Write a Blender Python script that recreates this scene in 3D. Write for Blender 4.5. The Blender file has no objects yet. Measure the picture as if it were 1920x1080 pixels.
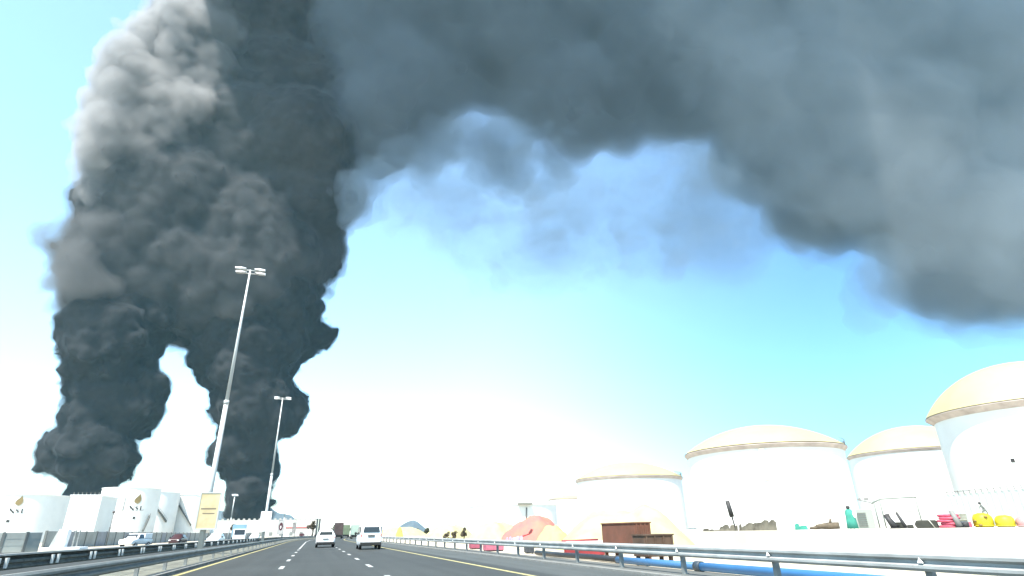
import bpy, bmesh, math, random
import numpy as np
from math import sin, cos, tan, pi, radians, sqrt, atan2
from mathutils import Vector, Matrix

SC = bpy.context.scene
COL = SC.collection

# ------------------------------------------------------------------ camera
YAW, PITCH, ROLL, EYE, FOC = radians(18.181), radians(23.114), radians(1.0), 1.25, 1067.0
_f = np.array([sin(YAW) * cos(PITCH), cos(YAW) * cos(PITCH), sin(PITCH)])
_r0 = np.array([cos(YAW), -sin(YAW), 0.0])
_u0 = np.cross(_r0, _f)
_r = cos(ROLL) * _r0 - sin(ROLL) * _u0
_u = sin(ROLL) * _r0 + cos(ROLL) * _u0
cd = bpy.data.cameras.new("camera")
cam = bpy.data.objects.new("camera", cd)
COL.objects.link(cam)
cd.sensor_width = 36.0
cd.lens = FOC / 1920.0 * 36.0
cd.clip_start = 0.1
cd.clip_end = 60000.0
cam.matrix_world = Matrix(((_r[0], _u[0], -_f[0], 0), (_r[1], _u[1], -_f[1], 0),
                           (_r[2], _u[2], -_f[2], EYE), (0, 0, 0, 1)))
SC.camera = cam

# ------------------------------------------------------------------ world, sun, exposure
SUN_EL, SUN_AZ = radians(60.0), radians(-138.0)       # azimuth from +Y, clockwise positive
w = bpy.data.worlds.new("World")
SC.world = w
w.use_nodes = True
wn = w.node_tree
bg = wn.nodes["Background"]
sky = wn.nodes.new("ShaderNodeTexSky")
sky.sky_type = 'NISHITA'
sky.sun_disc = False
sky.sun_elevation = SUN_EL
sky.sun_rotation = SUN_AZ
sky.altitude = 0.0
sky.air_density = 1.0
sky.dust_density = 0.6
sky.ozone_density = 1.0
tint = wn.nodes.new("ShaderNodeMix")              # the phone's cool, greenish white balance
tint.data_type = 'RGBA'
tint.blend_type = 'MULTIPLY'
tint.inputs[0].default_value = 1.0
tint.inputs[7].default_value = (0.95, 1.01, 0.98, 1)
wn.links.new(sky.outputs[0], tint.inputs[6])
# deeper blue away from the sun, low over the tank farm
tcw = wn.nodes.new("ShaderNodeTexCoord")
dot = wn.nodes.new("ShaderNodeVectorMath"); dot.operation = 'DOT_PRODUCT'
dot.inputs[1].default_value = (sin(radians(72)), cos(radians(72)), 0.0)
wn.links.new(tcw.outputs["Generated"], dot.inputs[0])
mrg = wn.nodes.new("ShaderNodeMapRange"); mrg.interpolation_type = 'SMOOTHSTEP'
mrg.inputs[1].default_value = 0.50; mrg.inputs[2].default_value = 0.93
wn.links.new(dot.outputs["Value"], mrg.inputs[0])
deep = wn.nodes.new("ShaderNodeMix"); deep.data_type = 'RGBA'; deep.blend_type = 'MULTIPLY'
deep.inputs[7].default_value = (0.29, 0.43, 0.62, 1)
wn.links.new(mrg.outputs[0], deep.inputs[0])
wn.links.new(tint.outputs[2], deep.inputs[6])
wn.links.new(deep.outputs[2], bg.inputs[0])
bg.inputs[1].default_value = 0.118
ld = bpy.data.lights.new("sun", 'SUN')
ld.energy = 3.7
ld.angle = radians(0.53)
ld.color = (1.0, 0.95, 0.87)
sun = bpy.data.objects.new("sun", ld)
COL.objects.link(sun)
_sd = Vector((sin(SUN_AZ) * cos(SUN_EL), cos(SUN_AZ) * cos(SUN_EL), sin(SUN_EL)))
sun.rotation_euler = _sd.to_track_quat('Z', 'Y').to_euler()
SC.view_settings.view_transform = 'Standard'
SC.view_settings.look = 'None'
SC.view_settings.gamma = 1.0
SC.view_settings.exposure = 2.0
SC.cycles.volume_bounces = 2
SC.cycles.transparent_max_bounces = 24
SC.cycles.use_denoising = True

# ------------------------------------------------------------------ helpers
def ray(px, py):
    """Direction in the world of the sight line through a spot of the photograph (1920 wide)."""
    return _f + _r * (px - 960.0) / FOC - _u * (py - 540.0) / FOC

def at(px, py, Y):
    """The place at distance Y down the road (world y) that the photograph shows at px, py."""
    d = ray(px, py)
    t = Y / d[1]
    return np.array([d[0] * t, Y, EYE + d[2] * t])

def on_ground(px, py, z=0.0):
    d = ray(px, py)
    t = (z - EYE) / d[2]
    return np.array([d[0] * t, d[1] * t, z])

def tag(o, label=None, cat=None, group=None, kind=None):
    if label: o["label"] = label
    if cat: o["category"] = cat
    if group: o["group"] = group
    if kind: o["kind"] = kind
    return o

def link_mesh(name, me, mats=None, parent=None):
    o = bpy.data.objects.new(name, me)
    COL.objects.link(o)
    if mats is not None:
        for m in (mats if isinstance(mats, (list, tuple)) else [mats]):
            me.materials.append(m)
    if parent is not None:
        o.parent = parent
    return o

def np_mesh(name, V, Q, smooth=True):
    me = bpy.data.meshes.new(name)
    V = np.ascontiguousarray(V, dtype=np.float32)
    Q = np.ascontiguousarray(Q, dtype=np.int32)
    k = Q.shape[1]
    me.vertices.add(len(V)); me.vertices.foreach_set("co", V.ravel())
    me.loops.add(Q.size); me.loops.foreach_set("vertex_index", Q.ravel())
    me.polygons.add(len(Q))
    me.polygons.foreach_set("loop_start", np.arange(0, Q.size, k, dtype=np.int32))
    me.polygons.foreach_set("loop_total", np.full(len(Q), k, dtype=np.int32))
    me.polygons.foreach_set("use_smooth", np.full(len(Q), smooth, dtype=bool))
    me.update(calc_edges=True)
    return me

# ------------------------------------------------------------------ materials
def srgb(*c):
    return tuple(((x / 255.0) / 12.92 if x / 255.0 <= 0.04045 else ((x / 255.0 + 0.055) / 1.055) ** 2.4) for x in c)

def mat(name, col, rough=0.7, metal=0.0, var=0.0, vscale=3.0, bump=0.0, bscale=20.0, spec=0.3, col2=None, detail=6.0):
    """Principled surface whose base colour wanders between col*(1-var) and col*(1+var), or towards col2."""
    m = bpy.data.materials.new(name)
    m.use_nodes = True
    nt = m.node_tree
    b = nt.nodes["Principled BSDF"]
    b.inputs["Roughness"].default_value = rough
    b.inputs["Metallic"].default_value = metal
    b.inputs["Specular IOR Level"].default_value = spec
    b.inputs["Base Color"].default_value = (*col, 1)
    if var > 0 or bump > 0 or col2:
        tc = nt.nodes.new("ShaderNodeTexCoord")
    if var > 0 or col2:
        n = nt.nodes.new("ShaderNodeTexNoise")
        n.inputs["Scale"].default_value = vscale
        n.inputs["Detail"].default_value = detail
        n.inputs["Roughness"].default_value = 0.6
        nt.links.new(tc.outputs["Object"], n.inputs["Vector"])
        cr = nt.nodes.new("ShaderNodeValToRGB")
        a = tuple(x * (1 - var) for x in col)
        c = col2 if col2 else tuple(min(1, x * (1 + var)) for x in col)
        cr.color_ramp.elements[0].position = 0.32
        cr.color_ramp.elements[1].position = 0.68
        cr.color_ramp.elements[0].color = (*a, 1)
        cr.color_ramp.elements[1].color = (*c, 1)
        nt.links.new(n.outputs["Fac"], cr.inputs["Fac"])
        nt.links.new(cr.outputs["Color"], b.inputs["Base Color"])
    if bump > 0:
        n2 = nt.nodes.new("ShaderNodeTexNoise")
        n2.inputs["Scale"].default_value = bscale
        n2.inputs["Detail"].default_value = 5
        nt.links.new(tc.outputs["Object"], n2.inputs["Vector"])
        bp = nt.nodes.new("ShaderNodeBump")
        bp.inputs["Strength"].default_value = bump
        nt.links.new(n2.outputs["Fac"], bp.inputs["Height"])
        nt.links.new(bp.outputs["Normal"], b.inputs["Normal"])
    return m

def vol_mat(name, col, density, aniso=0.0):
    m = bpy.data.materials.new(name)
    m.use_nodes = True
    nt = m.node_tree
    nt.nodes.remove(nt.nodes["Principled BSDF"])
    v = nt.nodes.new("ShaderNodeVolumePrincipled")
    v.inputs["Color"].default_value = (*col, 1)
    v.inputs["Density"].default_value = density
    v.inputs["Anisotropy"].default_value = aniso
    nt.links.new(v.outputs[0], nt.nodes["Material Output"].inputs["Volume"])
    return m
# ------------------------------------------------------------------ mesh builder
class MB:
    """Collects simple solids and links them as one mesh object."""
    def __init__(s):
        s.v, s.f, s.mi, s.sm = [], [], [], []
    def add(s, V, F, mi=0, smooth=False):
        b = len(s.v)
        s.v += [tuple(map(float, p)) for p in V]
        for q in F:
            s.f.append(tuple(b + i for i in q)); s.mi.append(mi); s.sm.append(smooth)
        return s
    def box(s, x0, x1, y0, y1, z0, z1, mi=0, M=None):
        V = [(x, y, z) for z in (z0, z1) for y in (y0, y1) for x in (x0, x1)]
        if M is not None: V = [tuple(M @ Vector(p)) for p in V]
        return s.add(V, [(0, 2, 3, 1), (4, 5, 7, 6), (0, 1, 5, 4), (2, 6, 7, 3), (0, 4, 6, 2), (1, 3, 7, 5)], mi)
    def prism(s, pts, a, b, axis='y', mi=0, smooth=False, caps=True):
        """Extrude a closed outline between a and b. axis y: pts are (x,z); x: (y,z); z: (x,y)."""
        n = len(pts)
        def P(p, t):
            return {'y': (p[0], t, p[1]), 'x': (t, p[0], p[1]), 'z': (p[0], p[1], t)}[axis]
        V = [P(p, a) for p in pts] + [P(p, b) for p in pts]
        F = [(i, (i + 1) % n, n + (i + 1) % n, n + i) for i in range(n)]
        s.add(V, F, mi, smooth)
        if caps:
            s.add(V, [tuple(range(n))[::-1], tuple(range(n, 2 * n))], mi, False)
        return s
    def tube(s, P, R, seg=10, mi=0, smooth=True, caps=True):
        """Round bar through the points P with radius R (number or list)."""
        P = [Vector(p) for p in P]
        if not isinstance(R, (list, tuple)): R = [R] * len(P)
        V = []; n = len(P)
        d0 = (P[1] - P[0]).normalized()
        ref = Vector((0, 0, 1)) if abs(d0.z) < 0.9 else Vector((1, 0, 0))
        for i, p in enumerate(P):
            d = (P[min(i + 1, n - 1)] - P[max(i - 1, 0)]).normalized()
            a = d.cross(ref).normalized(); b = d.cross(a)
            for k in range(seg):
                t = 2 * pi * k / seg
                V.append(p + (a * cos(t) + b * sin(t)) * R[i])
        F = [(i * seg + k, i * seg + (k + 1) % seg, (i + 1) * seg + (k + 1) % seg, (i + 1) * seg + k) for i in range(n - 1) for k in range(seg)]
        s.add(V, F, mi, smooth)
        if caps: s.add(V, [tuple(range(seg))[::-1], tuple((n - 1) * seg + k for k in range(seg))], mi)
        return s
    def lathe(s, prof, seg=48, mi=0, smooth=True, c=(0, 0, 0)):
        """Revolve (r, z) points round the upright axis at c."""
        V = [(c[0] + r * cos(2 * pi * k / seg), c[1] + r * sin(2 * pi * k / seg), c[2] + z) for r, z in prof for k in range(seg)]
        F = [(i * seg + k, i * seg + (k + 1) % seg, (i + 1) * seg + (k + 1) % seg, (i + 1) * seg + k) for i in range(len(prof) - 1) for k in range(seg)]
        return s.add(V, F, mi, smooth)
    def loft(s, rings, mi=0, smooth=True, caps=True):
        n = len(rings[0]); V = [p for r in rings for p in r]
        F = [(i * n + k, i * n + (k + 1) % n, (i + 1) * n + (k + 1) % n, (i + 1) * n + k) for i in range(len(rings) - 1) for k in range(n)]
        s.add(V, F, mi, smooth)
        if caps: s.add(V, [tuple(range(n))[::-1], tuple((len(rings) - 1) * n + k for k in range(n))], mi)
        return s
    def ball(s, c, r, seg=12, rings=8, mi=0, jit=0.0, rng=None):
        rx, ry, rz = r if isinstance(r, (tuple, list)) else (r, r, r)
        V = []
        for i in range(rings + 1):
            th = pi * i / rings
            for k in range(seg):
                t = 2 * pi * k / seg
                q = 1 + (rng.uniform(-jit, jit) if rng and 0 < i < rings else 0)
                V.append((c[0] + rx * q * sin(th) * cos(t), c[1] + ry * q * sin(th) * sin(t), c[2] + rz * q * cos(th)))
        F = [(i * seg + k, (i + 1) * seg + k, (i + 1) * seg + (k + 1) % seg, i * seg + (k + 1) % seg) for i in range(rings) for k in range(seg)]
        return s.add(V, F, mi, True)
    def build(s, name, mats, parent=None, bevel=0.0, fix=True):
        me = bpy.data.meshes.new(name)
        me.from_pydata(s.v, [], s.f)
        mats = mats if isinstance(mats, (list, tuple)) else [mats]
        for m in mats: me.materials.append(m)
        me.polygons.foreach_set("material_index", s.mi)
        me.polygons.foreach_set("use_smooth", s.sm)
        if fix:
            bm = bmesh.new(); bm.from_mesh(me)
            bmesh.ops.remove_doubles(bm, verts=bm.verts, dist=1e-5)
            bmesh.ops.dissolve_degenerate(bm, dist=1e-6, edges=bm.edges)
            bmesh.ops.recalc_face_normals(bm, faces=bm.faces)
            bm.to_mesh(me); bm.free()
        me.update()
        o = bpy.data.objects.new(name, me); COL.objects.link(o)
        if parent is not None: o.parent = parent
        if bevel > 0:
            b = o.modifiers.new("bevel", 'BEVEL'); b.width = bevel; b.segments = 2; b.limit_method = 'ANGLE'; b.angle_limit = radians(40)
        return o

def thing(name, label, cat, loc=(0, 0, 0), rz=0.0, group=None, kind=None):
    o = bpy.data.objects.new(name, None); COL.objects.link(o)
    o.location = loc; o.rotation_euler = (0, 0, rz); o.empty_display_size = 0.3
    return tag(o, label, cat, group, kind)

def kids(o):
    return [c for c in COL.objects if c.parent == o]

def copy_tree(o, parent=None, **kw):
    c = o.copy(); COL.objects.link(c)
    if parent is not None: c.parent = parent
    for ch in kids(o): copy_tree(ch, c)
    for k, v in kw.items(): c[k] = v
    return c

def put(o, x, y, z=0.0, rz=None):
    o.location = (x, y, z)
    if rz is not None: o.rotation_euler = (0, 0, rz)
    return o

def z_at(X, Y, py):
    """Height over (X, Y) that the photograph shows on row py."""
    lo, hi = -5.0, 400.0
    for _ in range(60):
        m = (lo + hi) / 2
        v = np.array([X, Y, m - EYE]); y = 540 - FOC * (v @ _u) / (v @ _f)
        if y > py: lo = m
        else: hi = m
    return (lo + hi) / 2

def ratio(px):
    """X / Y of the upright plane seen on column px at eye level."""
    lo, hi = 800.0, 1150.0
    for _ in range(50):
        m = (lo + hi) / 2
        if ray(px, m)[2] > 0: lo = m
        else: hi = m
    d = ray(px, lo)
    return d[0] / d[1]
def vnoise(P, cell, seed):
    """Smooth value noise in -1..1."""
    Q = P / cell
    I = np.floor(Q).astype(np.int64); f = Q - I
    f = f * f * f * (f * (f * 6 - 15) + 10)
    out = 0
    for i in (0, 1):
        for j in (0, 1):
            for k in (0, 1):
                C = I + (i, j, k)
                hsh = (C[:, 0] * 73856093) ^ (C[:, 1] * 19349663) ^ (C[:, 2] * 83492791) ^ (seed * 2654435)
                hsh = (hsh & 0xFFFFFFF) * 1103515245 + 12345
                v = ((hsh >> 8) & 0xFFFF) / 32767.5 - 1
                w_ = (f[:, 0] if i else 1 - f[:, 0]) * (f[:, 1] if j else 1 - f[:, 1]) * (f[:, 2] if k else 1 - f[:, 2])
                out = out + v * w_
    return out

# ------------------------------------------------------------------ ground and roads
def bend(Y):
    """Sideways drift of the road: straight for 120 m, then a long bend to the right."""
    return 0.0 if Y < 120 else (Y - 120) ** 2 / 1500.0

YS = [-30, -10, 0, 8, 16, 24, 32, 40, 50, 60, 75, 90, 105, 120, 135, 150, 165, 180, 200, 220, 240, 260, 280, 300, 330, 360, 400, 440, 480]

def strip(name, x0, x1, z, m, ys=YS, kind="structure", parent=None, thick=None):
    mb = MB()
    V = []
    for y in ys:
        c = bend(y)
        V += [(x0 + c, y, z), (x1 + c, y, z)]
    n = len(ys)
    if thick:
        for y in ys:
            c = bend(y)
            V += [(x0 + c, y, z - thick), (x1 + c, y, z - thick)]
    F = [(2 * i, 2 * i + 1, 2 * i + 3, 2 * i + 2) for i in range(n - 1)]
    if thick:
        F += [(2 * i, 2 * i + 2, 2 * n + 2 * i + 2, 2 * n + 2 * i) for i in range(n - 1)]
        F += [(2 * i + 1, 2 * n + 2 * i + 1, 2 * n + 2 * i + 3, 2 * i + 3) for i in range(n - 1)]
        F += [(0, 2 * n, 2 * n + 1, 1)]
    mb.add(V, F)
    o = mb.build(name, m, parent, fix=False)
    if kind: o["kind"] = kind
    return o

def road_mat(name, c, seed=0.0, green=(0.93, 1.05, 1.02)):
    m = bpy.data.materials.new(name); m.use_nodes = True; nt = m.node_tree; L = nt.links
    b = nt.nodes["Principled BSDF"]; b.inputs["Roughness"].default_value = 0.82; b.inputs["Specular IOR Level"].default_value = 0.25
    tc = nt.nodes.new("ShaderNodeTexCoord")
    mp = nt.nodes.new("ShaderNodeMapping"); mp.inputs["Scale"].default_value = (1.7, 0.035, 1); mp.inputs["Location"].default_value = (seed, seed, 0)
    L.new(tc.outputs["Object"], mp.inputs["Vector"])
    n1 = nt.nodes.new("ShaderNodeTexNoise"); n1.inputs["Scale"].default_value = 1.0; n1.inputs["Detail"].default_value = 6   # wheel tracks and patches
    L.new(mp.outputs[0], n1.inputs["Vector"])
    n2 = nt.nodes.new("ShaderNodeTexNoise"); n2.inputs["Scale"].default_value = 28.0; n2.inputs["Detail"].default_value = 4  # stone grain
    L.new(tc.outputs["Object"], n2.inputs["Vector"])
    n3 = nt.nodes.new("ShaderNodeTexNoise"); n3.inputs["Scale"].default_value = 0.25; n3.inputs["Detail"].default_value = 3
    L.new(tc.outputs["Object"], n3.inputs["Vector"])
    a1 = nt.nodes.new("ShaderNodeMath"); a1.operation = 'MULTIPLY_ADD'; a1.inputs[1].default_value = 0.45; a1.inputs[2].default_value = 0.0
    L.new(n1.outputs["Fac"], a1.inputs[0])
    a2 = nt.nodes.new("ShaderNodeMath"); a2.operation = 'MULTIPLY_ADD'; a2.inputs[1].default_value = 0.35
    L.new(n2.outputs["Fac"], a2.inputs[0]); L.new(a1.outputs[0], a2.inputs[2])
    a3 = nt.nodes.new("ShaderNodeMath"); a3.operation = 'MULTIPLY_ADD'; a3.inputs[1].default_value = 0.3
    L.new(n3.outputs["Fac"], a3.inputs[0]); L.new(a2.outputs[0], a3.inputs[2])
    cr = nt.nodes.new("ShaderNodeValToRGB")
    cr.color_ramp.elements[0].position = 0.35; cr.color_ramp.elements[1].position = 0.75
    cr.color_ramp.elements[0].color = (*[c * 0.70 * g for g in green], 1)
    cr.color_ramp.elements[1].color = (*[c * 1.34 * g for g in green], 1)
    L.new(a3.outputs[0], cr.inputs["Fac"]); L.new(cr.outputs["Color"], b.inputs["Base Color"])
    bp = nt.nodes.new("ShaderNodeBump"); bp.inputs["Strength"].default_value = 0.25; bp.inputs["Distance"].default_value = 0.02
    L.new(n2.outputs["Fac"], bp.inputs["Height"]); L.new(bp.outputs["Normal"], b.inputs["Normal"])
    return m

ASPH = road_mat("asphalt", 0.036)
ASPH2 = road_mat("asphalt_shoulder", 0.060, 5.0)
SAND = mat("sand", (0.40, 0.36, 0.28), 0.95, var=0.15, vscale=0.05, bump=0.3, bscale=2.0, spec=0.1)
PAVING = mat("paving", (0.27, 0.27, 0.235), 0.9, var=0.2, vscale=1.2, bump=0.2, bscale=8)
CONC = mat("concrete", (0.085, 0.09, 0.083), 0.85, var=0.14, vscale=1.0, bump=0.2, bscale=12)
KERBM = mat("kerb_stone", (0.15, 0.155, 0.145), 0.9, var=0.25, vscale=2.0)
YELLOW = mat("road_paint_yellow", (0.30, 0.27, 0.12), 0.7, var=0.25, vscale=2.5)
WHITEP = mat("road_paint_white", (0.30, 0.31, 0.30), 0.7, var=0.2, vscale=3.0)

g = MB()
RN = [0, 60, 150, 300, 600, 1200, 2500, 5000, 9000, 14000]
V = [(0, 0, -0.03)]; F = []
SEG = 64
for r in RN[1:]:
    V += [(r * cos(2 * pi * k / SEG), r * sin(2 * pi * k / SEG), -0.03) for k in range(SEG)]
F += [(0, 1 + k, 1 + (k + 1) % SEG) for k in range(SEG)]
for i in range(len(RN) - 2):
    a = 1 + i * SEG; b = a + SEG
    F += [(a + k, b + k, b + (k + 1) % SEG, a + (k + 1) % SEG) for k in range(SEG)]
g.add(V, F)
tag(g.build("ground", SAND, fix=False), kind="structure")

strip("road", -4.72, 7.15, 0.0, ASPH)
strip("road_shoulder", 7.15, 9.45, -0.004, ASPH2)
strip("opposite_road", -22.0, -10.2, -0.010, ASPH)
strip("pavement", 9.75, 11.2, 0.03, CONC, thick=0.05)
strip("kerb", 9.45, 9.75, 0.05, KERBM, thick=0.1)
strip("median_kerb", -4.98, -4.72, 0.10, KERBM, thick=0.14)

def slab_mat():
    """Pale interlocking median blocks with dark open joints."""
    m = bpy.data.materials.new("median_paving"); m.use_nodes = True; nt = m.node_tree; L = nt.links
    b = nt.nodes["Principled BSDF"]; b.inputs["Roughness"].default_value = 0.9
    tc = nt.nodes.new("ShaderNodeTexCoord")
    br = nt.nodes.new("ShaderNodeTexBrick"); br.inputs["Scale"].default_value = 1.0
    br.inputs["Brick Width"].default_value = 1.35; br.inputs["Row Height"].default_value = 0.85
    br.inputs["Mortar Size"].default_value = 0.035; br.inputs["Mortar Smooth"].default_value = 0.4
    br.inputs["Color1"].default_value = (0.13, 0.13, 0.10, 1); br.inputs["Color2"].default_value = (0.09, 0.095, 0.075, 1); br.inputs["Mortar"].default_value = (0.03, 0.032, 0.027, 1)
    sp = nt.nodes.new("ShaderNodeSeparateXYZ"); cb = nt.nodes.new("ShaderNodeCombineXYZ")
    L.new(tc.outputs["Object"], sp.inputs[0]); L.new(sp.outputs[1], cb.inputs[0]); L.new(sp.outputs[0], cb.inputs[1]); L.new(cb.outputs[0], br.inputs["Vector"])
    n = nt.nodes.new("ShaderNodeTexNoise"); n.inputs["Scale"].default_value = 2.2; n.inputs["Detail"].default_value = 7
    L.new(tc.outputs["Object"], n.inputs["Vector"])
    mx = nt.nodes.new("ShaderNodeMix"); mx.data_type = 'RGBA'; mx.blend_type = 'OVERLAY'; mx.inputs[0].default_value = 0.85
    L.new(br.outputs["Color"], mx.inputs[6]); L.new(n.outputs["Fac"], mx.inputs[7]); L.new(mx.outputs[2], b.inputs["Base Color"])
    return m
strip("median", -9.9, -4.98, 0.09, slab_mat(), thick=0.13)
strip("median_edge", -10.2, -9.9, 0.12, KERBM, thick=0.16)

# painted lines: one object each
strip("road_edge_line", -4.50, -4.32, 0.005, YELLOW)
strip("road_edge_line", 6.30, 6.48, 0.005, YELLOW)
def dashes(X, y0, y1, period, ln, solid_from=None):
    mb = MB(); y = y0
    while y < y1:
        c0, c1 = bend(y), bend(y + ln)
        mb.add([(X - 0.09 + c0, y, 0.005), (X + 0.09 + c0, y, 0.005), (X + 0.09 + c1, y + ln, 0.005), (X - 0.09 + c1, y + ln, 0.005)], [(0, 1, 2, 3)])
        y += period
    tag(mb.build("road_markings", WHITEP, fix=False), kind="structure")
dashes(-1.09, 4.0, 62, 7.6, 2.3)
dashes(2.38, 3.2, 300, 7.6, 2.3)
strip("road_markings", -1.17, -1.01, 0.005, WHITEP, ys=[62, 75, 90, 105, 120, 150, 180, 220, 260])
# raised storage yard on the right, held by a low wall
PAD_Z, PAD_X = 1.03, 22.0
PADM = mat("yard_concrete", (0.46, 0.43, 0.36), 0.9, var=0.10, vscale=0.4, bump=0.15, bscale=5)
mb = MB(); mb.prism([(PAD_X + 0.3, -40), (260, -40), (260, 62), (31, 62), (31, 33), (PAD_X + 0.3, 25)], -0.3, PAD_Z, 'z')
tag(mb.build("yard_terrain", PADM), kind="structure")

# ------------------------------------------------------------------ hills
def hill(name, pts, Y, depth, seed, label=None):
    """Rocky ridge at distance Y; pts are its skyline as (px, py)."""
    rng = np.random.default_rng(seed)
    xs = np.linspace(pts[0][0], pts[-1][0], 64)
    tops = np.interp(xs, [p[0] for p in pts], [p[1] for p in pts])
    nx, ny = 64, 18
    X = np.array([at(x, t, Y)[0] for x, t in zip(xs, tops)])
    Z = np.array([max(0.0, at(x, t, Y)[2]) for x, t in zip(xs, tops)])
    V = []
    for j in range(ny + 1):
        s = (j / ny) * 2 - 1
        prof = max(0.0, 1 - abs(s) ** 1.3)
        for i in range(nx):
            yy = Y + s * depth + 40 * sin(X[i] * 0.01)
            P = np.array([[X[i], yy, 0.0]])
            nz = vnoise(P, depth * 0.18, seed)[0] * 0.10 + vnoise(P, depth * 0.07, seed + 1)[0] * 0.05
            V.append((X[i] * (yy / Y), yy, -3 + (Z[i] + 3) * max(0, prof + nz * (1 - abs(s)) * (0 if abs(s) < 0.05 else 1))))
    F = [(j * nx + i, j * nx + i + 1, (j + 1) * nx + i + 1, (j + 1) * nx + i) for j in range(ny) for i in range(nx - 1)]
    mb = MB(); mb.add(V, F, 0, True)
    tag(mb.build(name, mat("hill_rock", (0.055, 0.055, 0.055), 0.95, var=0.3, vscale=0.01), fix=False), kind="structure")
hill("hills", [(330, 1003), (380, 965), (405, 956), (425, 960), (450, 968), (480, 962), (505, 950), (522, 962), (545, 966), (575, 990), (600, 1003)], 5200, 900, 3)
hill("hills", [(735, 1001), (752, 985), (766, 977), (775, 975), (783, 978), (797, 990), (815, 1000)], 5600, 700, 9)
# ------------------------------------------------------------------ guardrails
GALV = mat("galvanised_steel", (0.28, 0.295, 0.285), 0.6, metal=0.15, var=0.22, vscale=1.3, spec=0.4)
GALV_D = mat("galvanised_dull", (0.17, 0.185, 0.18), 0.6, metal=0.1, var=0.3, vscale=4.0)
GALV_L = mat("galvanised_shade_side", (0.13, 0.145, 0.14), 0.6, metal=0.1, var=0.25, vscale=1.5, bump=0.1, bscale=3)  # darker steel, the rail's shaded side put into the colour
REFL = mat("reflector_white", (0.75, 0.76, 0.74), 0.3)
WBEAM = [(0.0, 0.155), (0.035, 0.150), (0.080, 0.105), (0.080, 0.060), (0.012, 0.018), (0.012, -0.018), (0.080, -0.060), (0.080, -0.105), (0.035, -0.150), (0.0, -0.155)]

def beam(name, X, side, zc, ys, m, parent, t=0.006, off=0.0):
    """Corrugated rail: closed thin profile swept along the road; side = +1 bulges towards +X."""
    outer = [(p[0] + t, p[1]) for p in WBEAM]; inner = [(p[0] - t, p[1]) for p in WBEAM][::-1]
    prof = outer + inner
    mb = MB()
    mb.loft([[(X + bend(y) + side * (p[0] + off), y, zc + p[1]) for p in prof] for y in ys], smooth=False)
    return mb.build(name, m, parent)

def fine(ys, step=8.0):
    out = []
    for a, b in zip(ys[:-1], ys[1:]):
        n = max(1, int(round((b - a) / step)))
        out += [a + (b - a) * k / n for k in range(n)]
    return out + [ys[-1]]

# right hand rail
R = thing("guardrail", "galvanised steel guardrail on slim posts along the right shoulder", "guardrail")
RX = 10.3
beam("beam", RX, -1, 0.64, fine([-4, 120, 260], 6), GALV, R, off=0.10)
pm = MB()
pm.prism([(-0.055, -0.06), (0.055, -0.06), (0.055, -0.052), (-0.047, -0.052), (-0.047, 0.052), (0.055, 0.052), (0.055, 0.06), (-0.055, 0.06)], 0.0, 0.74, 'z')
p0 = pm.build("post", GALV_D, R)
sm_ = MB(); sm_.box(-0.11, -0.05, -0.07, 0.07, 0.52, 0.76)
s0 = sm_.build("spacer", GALV_D, p0)
rf = MB(); rf.add([(-0.19, -0.05, 0.60), (-0.19, 0.05, 0.60), (-0.19, 0.0, 0.69), (-0.165, -0.05, 0.60), (-0.165, 0.05, 0.60), (-0.165, 0.0, 0.69)],
                  [(0, 1, 2), (5, 4, 3), (0, 3, 4, 1), (1, 4, 5, 2), (2, 5, 3, 0)])
r0 = rf.build("reflector", REFL, p0)
ys_ = [8.3 + 3.8 * k for k in range(-2, 60)]
for i, y in enumerate(ys_):
    q = p0 if i == 0 else copy_tree(p0, R)
    put(q, RX + bend(y), y, 0.02)

# near rail of the median
Lr = thing("guardrail", "steel guardrail nearest the left lane, seen from its dark shaded side", "guardrail")
LX = -5.25
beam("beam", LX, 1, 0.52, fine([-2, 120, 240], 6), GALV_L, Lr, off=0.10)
p1 = p0.copy(); p1.data = p0.data; COL.objects.link(p1); p1.parent = Lr; p1.rotation_euler = (0, 0, pi)
for c in kids(p0):
    if c.name.startswith("spacer"):
        d = c.copy(); COL.objects.link(d); d.parent = p1
for i, y in enumerate([7.0 + 4.0 * k for k in range(50)]):
    q = p1 if i == 0 else copy_tree(p1, Lr)
    put(q, LX + bend(y), y, -0.10)

# far rail of the median: a beam either side of paired posts
Fr = thing("guardrail", "dark double sided guardrail with pairs of white posts along the far edge of the median", "guardrail")
FX = -9.35
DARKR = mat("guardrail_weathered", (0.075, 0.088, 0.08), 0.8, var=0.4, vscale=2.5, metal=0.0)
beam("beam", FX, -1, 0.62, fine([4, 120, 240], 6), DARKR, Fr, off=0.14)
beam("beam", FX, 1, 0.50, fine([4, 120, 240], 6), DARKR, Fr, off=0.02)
mb = MB(); mb.prism([(-0.16, 0.775), (0.10, 0.775), (0.10, 0.83), (-0.16, 0.83)], 4, 120, 'y'); 
o_ = mb.build("top_rail", GALV, Fr); o_.location = (FX, 0, 0)
WPOST = mat("post_white", (0.55, 0.57, 0.55), 0.6)
mb = MB(); mb.prism([(-0.05, 0.0), (0.05, 0.0), (0.085, 0.30), (-0.085, 0.30)], 0.0, 0.06, 'x')
pp = mb.build("post", WPOST, Fr)
k = 0
for i in range(24):
    y = 15.0 + 4.2 * i
    for dy in (0.0, 0.55):
        q = pp if k == 0 else copy_tree(pp, Fr)
        put(q, FX + 0.16 + bend(y), y + dy, 0.42); k += 1

# ------------------------------------------------------------------ lamp masts in the median
MASTM = 0
POLE = mat("mast_paint", (0.42, 0.44, 0.43), 0.5, metal=0.1, var=0.08, vscale=0.8)
LAMPM = mat("lamp_housing", (0.50, 0.53, 0.55), 0.4)
GLASSM = mat("lamp_glass", (0.35, 0.38, 0.40), 0.2)

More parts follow.
